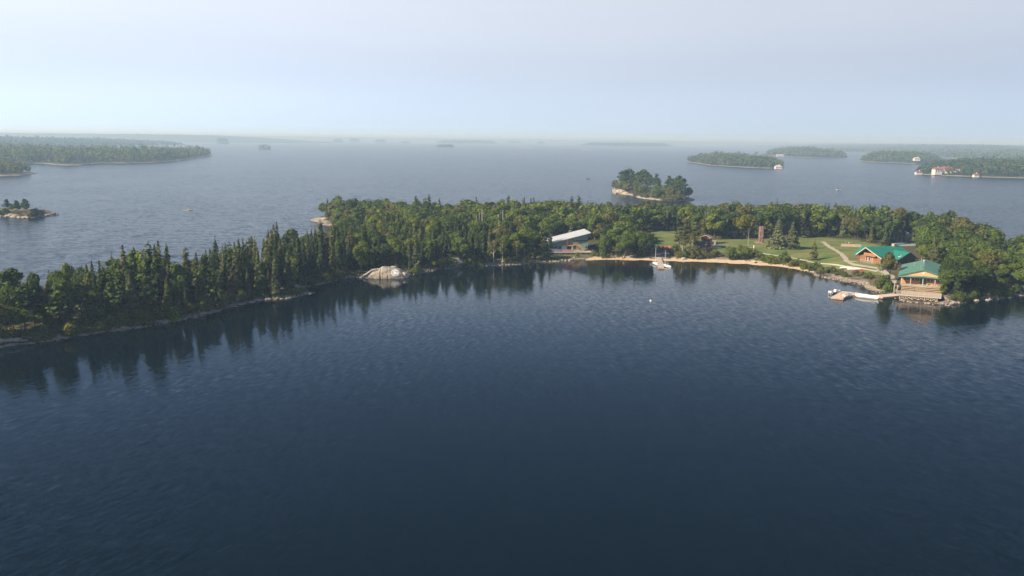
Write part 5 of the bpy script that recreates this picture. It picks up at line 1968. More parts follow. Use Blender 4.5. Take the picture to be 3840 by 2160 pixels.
# kayaks on the boathouse deck
for zx, c__, l_ in ((1220, 'faded red', 'long faded red canoe on the boathouse deck'), (890, 'blue', 'blue canoe at the left end of the boathouse deck')):
    lx, ly = local(BOATH, BOATH_ROT, (zx - 1920) * .01224, -3.3)
    canoe((lx, ly, BOATH.z + .48), math.radians(96), c__, l_)

# ------------------------------------------------------------------ poles, posts, court, benches, walls
def pole(px, py, h, r, label, group=None, mat=GREYWOOD, lean=0.0):
    q = GT(px, py)
    t = thing('pole', label, 'pole', q, 0, group)
    MB().tube([(0, 0, -.5), (lean * .5, 0, h * .5), (lean, 0, h)], [r, r * .9, r * .75], 7).build('shaft', mat, t)
    MB().box(lean - .06, lean + .06, -.3, .3, h - .4, h - .3).build('crosspiece', mat, t)
    return t
PALEPOLE = M('pale pole wood', (.36, .34, .30), .8, .12, 3)
for x_, h_ in ((1786, 11.0), (1797, 11.8), (1806.5, 13.2), (1809, 13.6), (1868.5, 11.2), (1876.5, 12.2), (1885, 13.0)):
    pole(x_, 905 if x_ < 1850 else 902, h_, .17, 'pale ropes-course pole rising above the back wood', 'ropes-course poles in the back wood', PALEPOLE)
pole(3467, 930, 5.6, .14, 'leaning grey pole at the right of the ball court, left of two', None, PALEPOLE, .8)
pole(3490, 930, 5.4, .14, 'leaning pale pole at the right of the ball court, right of two', None, PALEPOLE, .5)
q = GT(2826, 944)
t = thing('flag_post', 'white and green post standing alone on the lawn by the bushes', 'post', q)
MB().box(-.13, .13, -.13, .13, -.3, 1.5).build('shaft', M('pale green paint', (.35, .45, .33), .7, .1, 2), t)
MB().tube([(0, 0, 1.5), (0, 0, 2.3), (0, 0, 2.7)], [.19, .17, .03], 8).build('white_top', WHITE, t)
q = GT(2811, 930)
t = thing('fallen_log', 'pale fallen branch lying on the lawn near the lone white post', 'log', q, .3)
MB().tube([(-1.3, 0, .12), (0, .05, .18), (1.2, 0, .15)], [.07, .12, .1], 6).build('stem', BIRCH, t)
MB().tube([(-.3, 0, .15), (-1.1, .3, .55)], [.07, .03], 5).build('branch', BIRCH, t)
# posted pole beside the dining hall
q = GT(3377, 993)
t = thing('carved_post', 'tall dark post with white crossboard and red top beside the dining hall', 'post', q)
MB().box(-.18, .18, -.18, .18, -.3, 3.0).build('shaft', M('dark blue post', (.04, .05, .09), .7, .2, 2), t)
MB().box(-1.0, .0, -.08, .08, 2.7, 3.0).build('crossboard', WHITE, t)
MB().tube([(0, 0, 3.0), (0, 0, 3.4), (0, 0, 3.6)], [.22, .25, .08], 8).build('top', M('pinkish red paint', (.5, .15, .15), .6, .1, 2), t)
# stone seat wall
q = GT(3192, 924)
sw = thing('stone_wall', 'low pale stone seating wall at the back of the lawn left of the lodge', 'wall', q, math.radians(-4))
SW = M('pale block stone', (.46, .38, .30), .9, .2, 2)
rngw = random.Random(3)
for r_ in range(3):
    for c__ in range(9):
        w_ = .86
        x_ = -4 + c__ * w_ + (.4 if r_ % 2 else 0)
        MB().box(x_ + .01, x_ + w_ - .02, -.35 + rngw.uniform(-.04, .04), .35, r_ * .32, r_ * .32 + .31).build('block', SW, sw)
MB().box(-4.6, 4.8, -1.6, -.38, -.3, .16).build('paving_ledge', SW, sw)
# ball court
q = GT(3414, 922)
ct = thing('ball_court', 'grey-blue ball court with tall wire fence behind the log lodge', 'court', q, math.radians(18))
MB().box(-5.5, 9, -1.2, 11, -.6, .25).build('slab', M('blue grey court', (.24, .30, .31), .8, .06, .5), ct)
MB().box(-5.5, 9, -1.28, -1.21, .02, .3).build('slab_edge', WHITE, ct)
for k in range(8):
    MB().tube([(-5.3 + k * 2, 10.6, 0), (-5.3 + k * 2, 10.6, 3.4)], .06, 6).build('fence_post', STEEL, ct)
m, nt, out = new_mat('wire mesh')
tr = nd(nt, 'ShaderNodeBsdfTransparent')
df_ = nd(nt, 'ShaderNodeBsdfDiffuse')
df_.inputs[0].default_value = (.28, .30, .29, 1)
wv = nd(nt, 'ShaderNodeTexWave')
wv.inputs['Scale'].default_value = 3
mxs = nd(nt, 'ShaderNodeMixShader')
nt.links.new(ramp(nt, wv.outputs[0], [(.55, (.18, .18, .18)), (.8, (.5, .5, .5))]).outputs[0], mxs.inputs[0])
nt.links.new(tr.outputs[0], mxs.inputs[1])
nt.links.new(df_.outputs[0], mxs.inputs[2])
nt.links.new(mxs.outputs[0], out.inputs[0])
MB().box(-5.3, 8.8, 10.58, 10.60, .2, 3.4).build('wire_mesh', m, ct)
MB().tube([(3.2, 2, 0), (3.2, 2, 2.6)], .08, 6).build('hoop_pole', STEEL, ct)
MB().tube([(3.2, 1.9, 2.9), (3.2, 1.82, 2.9)], .55, 12).build('backboard', WHITE, ct, 'round white backboard')
q = GT(3295, 1033)
t = thing('orange_bin', 'small orange-red box beside the path above the dock', 'box', GT(3335, 1066))
MB().box(-.45, .45, -.35, .35, 0, .8).build('box_body', M('orange plastic', (.55, .14, .05), .5, .1, 2), t)
MB().box(-.5, .5, -.4, .4, .8, .88).build('lid', M('orange lid', (.5, .12, .045), .5, .1, 2), t)

# ------------------------------------------------------------------ bushes by the beach and the lawn
def bush(px, py, h, col, label, group, widen=1.0):
    q = GT(px, py)
    return plant('shrub', (q.x, q.y, q.z - .1), h, label, 'shrub', group, col, None, RND, widen)
for k in range(30):
    x_ = RND.uniform(2520, 2800)
    y_ = RND.uniform(np.interp(x_, [2520, 2800], [950, 952]), np.interp(x_, [2520, 2800], [970, 978]))
    bush(x_, y_, RND.uniform(2.2, 4.4), RND.choice(['olive', 'olive', 'dark green', 'needle olive', 'mid green']), 'dull green bush behind the beach below the red hut', 'bushes behind the beach below the hut')
for x_, y_, h_, c_ in [(2800, 958, 3.4, 'yellowing'), (2818, 955, 2.6, 'olive'), (2835, 965, 3.0, 'olive'), (2790, 945, 2.6, 'olive'), (2850, 972, 2.6, 'mid green'), (2776, 940, 2.4, 'yellowing')]:
    bush(x_, y_, h_, c_, '%s bush at the left edge of the open lawn' % {'olive': 'olive', 'yellowing': 'yellow-flecked', 'mid green': 'green'}[c_], 'bushes at the left edge of the lawn')
for x_, y_, h_, c_ in [(2876, 984, 2.6, 'fresh green'), (2890, 985, 3.0, 'fresh green'), (2905, 988, 2.6, 'yellowing'), (2862, 980, 2.2, 'fresh green')]:
    bush(x_, y_, h_, c_, 'bright yellow-green bush below the two lawn spruces', 'yellow-green bushes below the lawn spruces', 1.1)
for x_, y_, h_ in [(2938, 982, 4.0), (2950, 986, 3.0)]:
    bush(x_, y_, h_, 'mid green', 'round dark bush between beach and lawn path', 'round bushes between beach and lawn path', .95)
for k in range(22):
    x_ = RND.uniform(2960, 3064)
    y_ = np.interp(x_, [2960, 3064], [992, 1010]) + RND.uniform(-5, 8)
    bush(x_, y_, RND.uniform(1.3, 2.6), RND.choice(['mid green', 'yellowing', 'olive', 'mid green', 'fresh green']), 'mixed green bush below the lone thin spruce', 'bushes below the lone thin spruce', 1.1)
for k in range(27):
    x_ = RND.uniform(3066, 3322)
    y_ = np.interp(x_, [3066, 3180, 3260, 3322], [1016, 1032, 1040, 1072]) + RND.uniform(-8, 8)
    bush(x_, y_, RND.uniform(1.0, 2.4), RND.choice(['olive', 'mid green', 'needle olive', 'olive', 'needle grey']), 'low dull bush between lawn edge and rocky cove', 'bushes above the rocky cove', 1.15)
for x_, y_ in [(3320, 1082), (3330, 1090), (3312, 1074), (3336, 1098), (3300, 1080), (3340, 1086)]:
    bush(x_, y_, RND.uniform(2.0, 3.4), 'mid green', 'leafy bush at the shore end of the boat dock', 'bushes at the shore end of the dock')
for k in range(18):
    x_ = RND.choice([RND.uniform(1990, 2072), RND.uniform(2222, 2268)])
    y_ = RND.uniform(955, 970) if x_ < 2100 else RND.uniform(955, 967)
    bush(x_, y_, RND.uniform(1.6, 3.4) if x_ < 2100 else RND.uniform(1.0, 2.0), RND.choice(['olive', 'mid green', 'fresh green', 'needle olive']), 'bush in front of the teal boathouse', 'bushes in front of the boathouse')
bush(2163, 962, 1.7, 'fresh green', 'small bright bush before the middle of the boathouse deck', None)
for k in range(14):
    x_ = RND.uniform(2250, 2440)
    bush(x_, RND.uniform(952, 962), RND.uniform(1.2, 2.6), RND.choice(['olive', 'mid green', 'dark green']), 'low bush under the beach clump of trees', 'bushes under the beach clump', 1.0)
# leafy fringe along the near bank of the wooded arm and the middle shore
FR = [(-40, 1296), (0, 1288), (196, 1264), (419, 1230), (664, 1192), (839, 1148), (980, 1106), (1137, 1066), (1250, 1044), (1318, 1036)]
FR2 = [(1545, 1020), (1654, 1000), (1804, 989), (1944, 983), (2024, 978)]
for k in range(115):
    fr = FR if k < 82 else FR2
    x_ = RND.uniform(fr[0][0], fr[-1][0])
    if 165 < x_ < 225 or 1010 < x_ < 1130:
        continue
    y_ = np.interp(x_, [q_[0] for q_ in fr], [q_[1] for q_ in fr]) - RND.uniform(-8, 7)
    c_ = RND.choices(['mid green', 'olive', 'dark green', 'needle olive', 'fresh green', 'yellowing', 'red'], [30, 26, 16, 12, 10, 5, 2])[0]
    w_ = {'needle olive': 'dull olive', 'yellowing': 'yellow', 'red': 'red-leaved'}.get(c_, c_)
    lab = '%s bush on the near bank of the wooded arm' % w_ if k < 82 else '%s bush on the bank between painted rock and boathouse' % w_
    bush(x_, y_, RND.uniform(1.3, 3.6), c_, lab, lab.replace('bush', 'bushes'))
for x_, y_, c_ in [(830, 1140, 'yellowing'), (455, 1215, 'yellowing'), (510, 1215, 'yellowing'), (330, 1240, 'yellowing')]:
    bush(x_, y_, 3.2, c_, 'bright yellow sapling at the water edge of the left arm', 'yellow saplings on the left arm', .7)
bush(1798, 992, 2.6, 'fresh green', 'bright green sapling on the stony shore left of the birches', None, .7)
for x_, y_, h_, c_ in [(1298, 842, 5.5, 'yellowing'), (1280, 848, 4.0, 'yellowing'), (1262, 838, 4.5, 'olive'), (1232, 830, 3.2, 'yellowing'), (1275, 832, 5.0, 'olive'), (1310, 858, 4.5, 'olive')]:
    bush(x_, y_, h_, c_, '%s bush on the pale rocks of the back left point' % {'olive': 'olive', 'yellowing': 'yellow'}[c_], '%s bushes on the back left point' % c_)

for k in range(22):
    x_ = RND.uniform(3575, 3835)
    y_ = np.interp(x_, [3551, 3606, 3641, 3745, 3840], [1143, 1134, 1122, 1117, 1103]) - RND.uniform(3, 17)
    bush(x_, y_, RND.uniform(1.6, 3.6), RND.choice(['mid green', 'mid green', 'fresh green', 'olive', 'dark green']), 'green bush above the rocks of the right-hand shore', 'bushes above the right-hand shore', 1.1)
# low growth hanging over the rocky bank
rngb = np.random.default_rng(17)
lineb = np.array(FRW[1:36])
db_ = np.diff(lineb, axis=0)
sb_ = np.concatenate([[0], np.cumsum(np.hypot(db_[:, 0], db_[:, 1]))])
tb_ = rngb.uniform(0, sb_[-1], 5200)
tb_ = tb_[wob(tb_, tb_ * .4, 7.0, 2.0) > -.12]
Bp = np.stack([np.interp(tb_, sb_, lineb[:, 0]), np.interp(tb_, sb_, lineb[:, 1])], 1) + rngb.normal(size=(len(tb_), 2)) * 1.3
kb = poly_sdf(Bp, ISLE)
Bp = Bp[(kb > .7) & (kb < 4) & (np.hypot(Bp[:, 0] - PR.location.x, (Bp[:, 1] - PR.location.y - 2)) > 9)]
stuff(clumps(Bp, height(Bp), ['mid green', 'olive', 'dark green', 'olive', 'needle olive'], 'bank_growth', .35, 1.2, 9, .42, 8), 'low leafy growth along the top of the rocky near bank', 'undergrowth')

# reeds on the grassy spit
rng = np.random.default_rng(9)
SP = np.array([tuple(GT(x, y).xy) for x, y in [(1035, 1118), (1038, 1108), (1080, 1100), (1125, 1094), (1150, 1097), (1100, 1110)]])
c0, c1 = SP.min(0), SP.max(0)
R_ = rng.uniform(c0, c1, (6000, 2))
R_ = R_[poly_sdf(R_, SP) > 0]
n = len(R_)
Z = np.maximum(height(R_), -.05)
hh_ = rng.uniform(.5, 1.1, n)
a = rng.uniform(0, 6.28, n)
w_ = np.stack([np.cos(a), np.sin(a), 0 * a], 1) * .05
l_ = rng.normal(size=(n, 3)) * .1
B0 = np.column_stack([R_, Z])
V = np.stack([B0 - w_, B0 + w_, B0 + l_ + np.column_stack([0 * hh_, 0 * hh_, hh_])], 1).reshape(-1, 3)
reedm = leaf_mat('reed green', (.14, .16, .04), (.2, .2, .06))
stuff(link('reeds', np_mesh('reeds', V, np.arange(3 * n).reshape(n, 3), reedm)), 'yellow-green reeds on the low spit left of the painted rock', 'reeds')

# ------------------------------------------------------------------ people
SKIN = M('skin', (.45, .27, .19), .6, .05, 4)
HAIR = M('dark hair', (.05, .03, .02), .7, .1, 4)
CL = {k: M('%s cloth' % k, c, .85, .1, 4) for k, c in {'purple': (.16, .10, .26), 'maroon': (.22, .06, .08), 'lime': (.55, .58, .22), 'red': (.5, .06, .05), 'yellow': (.62, .45, .14), 'black': (.03, .03, .03), 'white': (.65, .65, .66), 'blue': (.12, .2, .45), 'pink': (.6, .3, .3)}.items()}
def person(pos, rot, h, top, bottom, label, pose='stand', group=None, z=None):
    """one continuous skinned body, coloured by clothing zones, hair as a child"""
    k = h / 1.75
    bm_ = BODY[pose].copy()
    bm_.name = 'body'
    bm_.materials.clear()
    for m_ in (SKIN, CL[top], CL[bottom]):
        bm_.materials.append(m_)
    zs = {'stand': (.62, 1.0, 1.45, .2), 'crouch': (.2, .5, .86, .33)}[pose]
    for p_ in bm_.polygons:
        c = p_.center
        p_.material_index = 0
        if zs[1] < c.z <= zs[2]:
            p_.material_index = 1 if abs(c.x) < zs[3] + .06 else 0
        elif zs[0] < c.z <= zs[1] and abs(c.x) < .22:
            p_.material_index = 2
        p_.use_smooth = True
    zz = hz(pos[0], pos[1]) if z is None else z
    t = thing('person', label, 'person', (pos[0], pos[1], max(zz, -.25) + .05), rot, group)
    t.scale = (k, k, k)
    link('body', bm_, t)
    hd = HEAD[pose]
    MB().tube([(hd[0], hd[1] - .03, hd[2] - .02), (hd[0], hd[1] - .03, hd[2] + .07), (hd[0], hd[1] - .02, hd[2] + .15)], [.10, .125, .05], 8).build('hair', HAIR, t)
    return t
for (x_, y_, r_, h_, tp, bt, lab, ps) in [
        (2293, 963, .3, 1.72, 'purple', 'purple', 'person in dark purple standing at the back of the sand', 'stand'),
        (2298, 964, 2.8, 1.75, 'maroon', 'maroon', 'person in maroon standing next to the one in purple', 'stand'),
        (2310, 969, 2.2, 1.25, 'lime', 'red', 'small person in lime top and red shorts on the sand', 'stand'),
        (2329, 970, 1.2, 1.7, 'black', 'white', 'person crouching at the water in a black top', 'crouch'),
        (2338, 975, 1.8, 1.72, 'yellow', 'purple', 'person in yellow top and purple shorts wading at the beach', 'stand')]:
    q = GT(x_, y_)
    person((q.x, q.y), r_, h_, tp, bt, lab, ps)
for (x_, tp, lab) in [(3176, 'pink', 'person in pink behind the stone seating wall'), (3186, 'white', 'person in white behind the stone seating wall'), (3197, 'blue', 'person in blue behind the stone seating wall'), (3202, 'red', 'person in red behind the stone seating wall')]:
    q = GT(x_, 922)
    person((q.x, q.y + 1.0), RND.uniform(0, 6), 1.65, tp, 'black', lab)
q = G(3137, 711, .3)
person((q[0] - .5, q[1]), 1.0, 1.7, 'white', 'black', 'person in white sitting in the lone fishing boat', 'crouch', None, .25)

# ------------------------------------------------------------------ other islands and far shores
def island(px_outline, name, res, hill=0.0, hw=60.0, mat=FARGROUND, bank=1.2, bw=6.0, lift=0.0, bumps=0.0):
    poly = [G(x, y) for x, y in px_outline]
    def zf(P):
        sd = poly_sdf(P, poly)
        z = np.where(sd > 0, bank * sm(sd / bw) + hill * sm(sd / hw), np.maximum(sd * .3, -2.5))
        if bumps:
            z = z + np.where(sd > 0, sm(sd / hw), 0) * bumps * wob(P[:, 0], P[:, 1], hw * .8, 1.0)
        return z
    V, F = grid_sheet(poly, res, lift, zf, keep=-res * .8, margin=res * 2)
    struct(link(name, np_mesh(name, V, F, mat)))
    return poly, zf

def far_wood(poly, zf, spacing, hmin, hmax, ncard, size, con, name, label, seed, inset=2.0, taper=None, clear=(), wide=.33, cols=('dark green', 'mid green', 'olive', 'needle', 'pine')):
    """woodland seen as one mass: every tree a handful of leaf clumps"""
    rng = np.random.default_rng(seed)
    A = np.array(poly)
    lo, hi = A.min(0), A.max(0)
    n0 = int(np.prod(hi - lo) / spacing ** 2)
    nx = max(2, int((hi[0] - lo[0]) / spacing))
    ny = max(2, int((hi[1] - lo[1]) / spacing))
    X, Y = np.meshgrid(np.arange(nx) + .5, np.arange(ny) + .5)
    P = np.stack([X.ravel() / nx, Y.ravel() / ny], 1) * (hi - lo) + lo + rng.uniform(-.48, .48, (nx * ny, 2)) * spacing
    sd = poly_sdf(P, poly)
    k = sd > inset
    for (cx, cy, r) in clear:
        k &= np.hypot(P[:, 0] - cx, P[:, 1] - cy) > r
    P, sd = P[k], sd[k]
    n = len(P)
    if n == 0:
        return
    h = rng.uniform(hmin, hmax, n) * (.55 + .45 * sm(sd / (taper or spacing * 2.5))) * (1 - (.75 if taper else 0) * (1 - sm(sd / (taper or 1)))) * np.where(rng.random(n) < .12, 1.25, 1.0) * (1 + .15 * wob(P[:, 0], P[:, 1], spacing * 6, seed))
    isc = rng.random(n) < con
    Z = zf(P)
    rep = np.repeat
    C = rep(np.column_stack([P, Z]), ncard, 0)
    H = rep(h, ncard)
    I = rep(isc, ncard)
    s = sph(len(C), rng)
    f = rng.uniform(0, 1, len(C))
    # broadleaf: ellipsoid shell; conifer: cone
    wb = H * wide
    Q = s * np.stack([wb, wb, H * .42], 1) * rng.uniform(.75, 1, len(C))[:, None]
    Q[:, 2] += H * .56
    fz = 1 - np.sqrt(f) * .95
    rc = H * .2 * (1 - fz)
    a = rng.uniform(0, 6.28, len(C))
    K = np.stack([np.cos(a) * rc, np.sin(a) * rc, H * (.08 + .92 * fz)], 1)
    Q = np.where(I[:, None], K, Q)
    N = np.where(I[:, None], np.stack([np.cos(a), np.sin(a), .6 + 0 * a], 1), s + [0, 0, .25]) + rng.normal(size=s.shape) * .35
    sz = size * rng.uniform(.7, 1.25, len(C)) * np.where(I, .75, 1.0)
    V, F = cards(C + Q, N, sz, rng)
    me = np_mesh(name, V, F, [LEAF[c] for c in cols])
    ci = np.where(isc, rng.integers(3, 5, n), rng.choice(3, n, p=[.3, .45, .25]))
    me.polygons.foreach_set('material_index', rep(ci, ncard).astype(np.int32))
    return stuff(link(name, me), label, 'wood')

# pine islet behind the main island: its trees can be told apart
PI = [(2291, 710), (2292, 720), (2310, 728), (2349, 732), (2379, 736), (2387, 743), (2422, 748), (2474, 753), (2540, 756), (2604, 753), (2606, 748), (2585, 738), (2540, 724), (2480, 712), (2400, 702), (2330, 700)]
pi_poly, pi_z = island(PI, 'islet_ground', 3, 4.0, 45, ROCKY, 1.4, 5)
def at_islet(px, py, zf):
    z = 1.0
    for _ in range(8):
        q = G(px, py, z)
        z += (max(float(zf(np.array([q]))[0]), 0.0) - z) * .5
    return (q[0], q[1], z)
for i, (x_, y_, h_) in enumerate([(2332, 712, 16.5), (2345, 714, 17.5), (2358, 712, 18), (2372, 712, 16), (2392, 714, 15.5), (2404, 715, 16.5), (2412, 714, 17.5), (2425, 716, 16), (2438, 718, 13.5), (2460, 722, 15.0), (2468, 724, 12), (2506, 738, 16), (2520, 740, 14), (2534, 742, 15), (2546, 744, 17), (2562, 746, 15.5), (2553, 745, 13)]):
    lab = ['pine in the left group on the pine islet', 'pine standing singly on the pine islet', 'pine in the right group on the pine islet'][0 if x_ < 2445 else (1 if x_ < 2490 else 2)]
    plant('pine', at_islet(x_, y_, pi_z), h_, 'tall dark ' + lab, 'tree', lab.replace('pine in', 'pines in').replace('pine standing', 'pines standing'), 'pine', i, RND, 1.15)
for i in range(72):
    x_ = RND.uniform(2300, 2585)
    y_ = RND.uniform(np.interp(x_, [2300, 2380, 2580], [710, 712, 740]), np.interp(x_, [2300, 2380, 2474, 2580], [716, 730, 746, 748]))
    c_ = RND.choices(['mid green', 'olive', 'dark green', 'fresh green', 'yellowing'], [30, 34, 18, 12, 6])[0]
    plant('broadleaf', at_islet(x_, y_, pi_z), RND.uniform(5.5, 9.5), '%s low tree on the pine islet' % c_, 'tree', '%s low trees on the pine islet' % c_, c_, None, RND, 1.0)
for i in range(30):
    x_ = RND.uniform(2380, 2592)
    y_ = np.interp(x_, [2380, 2470, 2592], [736, 750, 751]) - RND.uniform(0, 4)
    plant('shrub', at_islet(x_, y_, pi_z), RND.uniform(2.5, 4.5), 'yellowish bush on the near shore of the pine islet', 'shrub', 'yellowish bushes on the pine islet shore', RND.choice(['yellowing', 'olive', 'fresh green']), None, RND)
for i, (x_, y_, s_) in enumerate([(2325, 724, 6.5), (2310, 722, 4.0), (2345, 728, 3.5)]):
    q = at_islet(x_, y_, pi_z)
    o = link('boulder', PALES[i])
    o.location, o.scale = (q[0], q[1], q[2] + .3), (s_, s_ * .7, s_ * .75)
    tag(o, 'pale rock face on the left shore of the pine islet', 'boulder', 'pale rock faces on the pine islet')

# rocky islet at the left edge
LI = [(-120, 806), (0, 811), (54, 815), (95, 819), (151, 814), (190, 808), (222, 804), (195, 798), (150, 795), (60, 792), (-100, 790)]
li_poly, li_z = island(LI, 'islet_ground', 2.0, 1.6, 14, ROCKY, 1.4, 3)
for i, (x_, y_, h_) in enumerate([(28, 800, 7.6), (45, 801, 5.2), (64, 803, 7.4), (70, 803, 6.4), (95, 804, 8.2), (104, 806, 7.6), (-20, 800, 7)]):
    plant('pine', at_islet(x_, y_, li_z), h_, 'small wind-bent pine on the rocky islet at the left edge', 'tree', 'small pines on the left rocky islet', 'pine', 1, RND, 1.5)
for i in range(22):
    x_ = RND.uniform(-40, 170)
    plant('shrub', at_islet(x_, RND.uniform(801, 810) if x_ < 140 else 804, li_z), RND.uniform(1.6, 4.2), 'olive bush on the rocky islet at the left edge', 'shrub', 'bushes on the left rocky islet', RND.choice(['olive', 'mid green', 'olive', 'yellowing']), None, RND, 1.2)
rubble(160, 12, 'shore_rubble', 'pale rocks around the rocky islet at the left edge', [G(x, y) for x, y in LI[:7]], .4, 1.2, .8, ROCK_PALE, li_z)
# bare rock in the lake
q = G(706, 789)
t = link('lake_rock', rock_mesh(270, 'lake_rock', 2, .35, ROCK))
t.location, t.scale = (q[0], q[1], -.1), (3.4, 1.8, 2.0)
tag(t, 'bare rock awash in the lake left of the island', 'rock')
t2 = link('lake_rock', rock_mesh(271, 'lake_rock', 2, .3, ROCK))
q = G(722, 787)
t2.location, t2.scale = (q[0], q[1], -.1), (1.6, .8, .8)
tag(t2, 'small flat rock just right of the bare lake rock', 'rock')

P2, Z2 = island([(-160, 662), (0, 661), (75, 659), (120, 654), (146, 651), (110, 648), (40, 645), (-160, 642)], 'islet_ground', 5, 2.0, 30, ROCKY)
far_wood(P2[:], Z2, 6.5, 9, 14, 40, 2.0, .2, 'islet_wood', 'dark tree clump on the low islet at the left edge', 21, 6)
LEFT = [(-500, 622), (-80, 617), (5, 616), (146, 613), (202, 619), (267, 622), (340, 616), (404, 612), (505, 612), (606, 609), (660, 604), (707, 599), (760, 592), (803, 584), (780, 579), (650, 581), (500, 587), (330, 586), (150, 576), (-500, 570)]
P3, Z3 = island(LEFT, 'peninsula_ground', 18, 3, 120)
far_wood(P3, Z3, 10.5, 13, 21, 20, 3.6, .42, 'peninsula_wood', 'hazy mixed wood covering the big peninsula on the left', 22, 5)
LEFT2 = [(-700, 560), (0, 557), (200, 556), (320, 554), (500, 549), (620, 545), (696, 543), (600, 539), (300, 537), (-700, 536)]
P4, Z4 = island(LEFT2, 'far_shore_ground', 60, 14, 500, bumps=5)
far_wood(P4, Z4, 24, 12, 18, 8, 9, .4, 'far_wood', 'pale blue wooded shore behind the left peninsula', 23, 10)

R1 = [(2568, 607), (2610, 612), (2656, 620), (2750, 626), (2830, 630), (2895, 632), (2935, 629), (2944, 624), (2910, 618), (2800, 610), (2700, 604), (2610, 602)]
P5, Z5 = island(R1, 'islet_ground', 10, 4, 60)
H1 = [G(2838, 618, 2), G(2856, 620, 2)]
far_wood(P5, Z5, 8.5, 11, 18, 26, 3.0, .3, 'islet_wood', 'wooded long islet with a white boathouse at its right end', 24, 3, clear=[(x, y, 17) for x, y in H1])
R2 = [(2864, 580), (2910, 585), (2968, 589), (3062, 593), (3176, 593), (3182, 588), (3100, 581), (3000, 576), (2900, 574)]
P6, Z6 = island(R2, 'islet_ground', 16, 8, 120)
far_wood(P6, Z6, 13, 14, 22, 18, 5, .35, 'islet_wood', 'hazy wooded island behind the long islet', 25, 6)
R3 = [(3218, 604), (3290, 609), (3360, 611), (3436, 615), (3514, 616), (3541, 610), (3500, 601), (3400, 596), (3300, 594), (3240, 597)]
P7, Z7 = island(R3, 'islet_ground', 12, 7, 70)
H3 = G(3437, 600, 6)
far_wood(P7, Z7, 10, 12, 19, 22, 3.6, .3, 'islet_wood', 'rounded wooded islet with a pale house among its trees', 26, 4, clear=[(H3[0], H3[1], 10)])
R4 = [(3427, 652), (3470, 656), (3540, 659), (3620, 662), (3696, 665), (3840, 669), (4100, 674), (4100, 640), (3840, 636), (3700, 632), (3560, 632), (3460, 640)]
P8, Z8 = island(R4, 'islet_ground', 9, 4, 50)
H4 = [G(3515, 645, 3), G(3550, 645, 3), G(3596, 650, 3)]
far_wood(P8, Z8, 7.5, 11, 17, 28, 2.8, .25, 'islet_wood', 'dense dark wood on the near right islet with red roofed houses', 27, 4, clear=[(H4[0][0], H4[0][1], 14), (H4[1][0], H4[1][1], 20), (H4[2][0], H4[2][1], 15)] + [(G(x, 654, 1)[0], G(x, 654, 1)[1], 14) for x in (3510, 3545, 3590)])
R5 = [(2932, 553), (3050, 560), (3176, 570), (3270, 573), (3400, 579), (3520, 590), (3644, 600), (3712, 603), (3748, 613), (3840, 620), (4300, 630), (4300, 567), (3840, 561.5), (3300, 555), (2950, 551)]
P9, Z9 = island(R5, 'far_shore_ground', 55, 24, 900, bumps=5)
far_wood(P9, Z9, 24, 12, 18, 8, 8, .35, 'far_wood', 'broad hazy forest covering the far right mainland', 28, 8)

# tiny far islands in the middle distance
k_ = 30
for (xa, xb, yb, hh__, nm) in [(812, 858, 539.5, 30, 'dark blue islet at the end of the far left shore'), (966, 1017, 561, 14, 'small dark wooded islet alone right of the left peninsula'),
                               (1249, 1287, 534, 26, 'faint islet, first of the row below the far shore'), (1309, 1349, 534, 30, 'faint islet, second of the row below the far shore'),
                               (1404, 1450, 536, 24, 'faint islet, third of the row below the far shore'), (1502, 1537, 537.5, 14, 'faint flat islet, fourth of the row below the far shore'),
                               (1635, 1868, 539, 24, 'long blue island in the middle of the far lake'), (1632, 1705, 553, 13, 'domed dark islet below the long blue island'),
                               (1898, 1955, 539, 20, 'faint islet right of the long blue island'), (2015, 2042, 541, 22, 'small knobbed islet in the far lake'),
                               (2173, 2523, 549, 22, 'long dark blue island left of the wooded right islets')]:
    k_ += 1
    slope = .0117
    d_ = (yb - (499.5 + slope * (xa + xb) / 2))
    th = max(.9, .12 * (xb - xa) ** .5)
    ol = [(xa, yb - th * .5 + slope * (xa - xb) / 2)] + [(xa + (xb - xa) * f, yb + slope * (xb - xa) * (f - .5) - th * .15) for f in (.15, .4, .7, .9)] + [(xb, yb - th * .5 + slope * (xb - xa) / 2)] + \
         [(xa + (xb - xa) * f, yb + slope * (xb - xa) * (f - .5) - th * min(1.0, d_ * .06)) for f in (.85, .55, .25)]
    Wm = (xb - xa) / FPX * CAM_H * FPX / d_
    Pq, Zq = island(ol, 'islet_ground', max(8, Wm / 25), hh__ * .35, Wm * .08)
    far_wood(Pq, Zq, max(9, Wm / 45), hh__ * .55, hh__ * .8, 10, max(4, Wm / 60), .4, 'islet_wood', 'trees of the ' + nm, 40 + k_, 1, taper=Wm * .09)
for (xa, xb, yb, nm) in [(1950, 2000, 555, 'low pale skerry in the far lake'), (2165, 2232, 562.5, 'long pale skerry in the far lake'), (1913, 1932, 578.5, 'tiny skerry in the open lake')]:
    a_, b_ = G(xa, yb), G(xb, yb + .0117 * (xb - xa))
    o = link('lake_rock', rock_mesh(int(xa), 'lake_rock', 2, .25, ROCK_PALE))
    L_ = math.hypot(b_[0] - a_[0], b_[1] - a_[1])
    o.location, o.scale = ((a_[0] + b_[0]) / 2, (a_[1] + b_[1]) / 2, 0), (L_ / 2, L_ * .18, 6 if L_ > 60 else 4)
    tag(o, nm, 'rock')

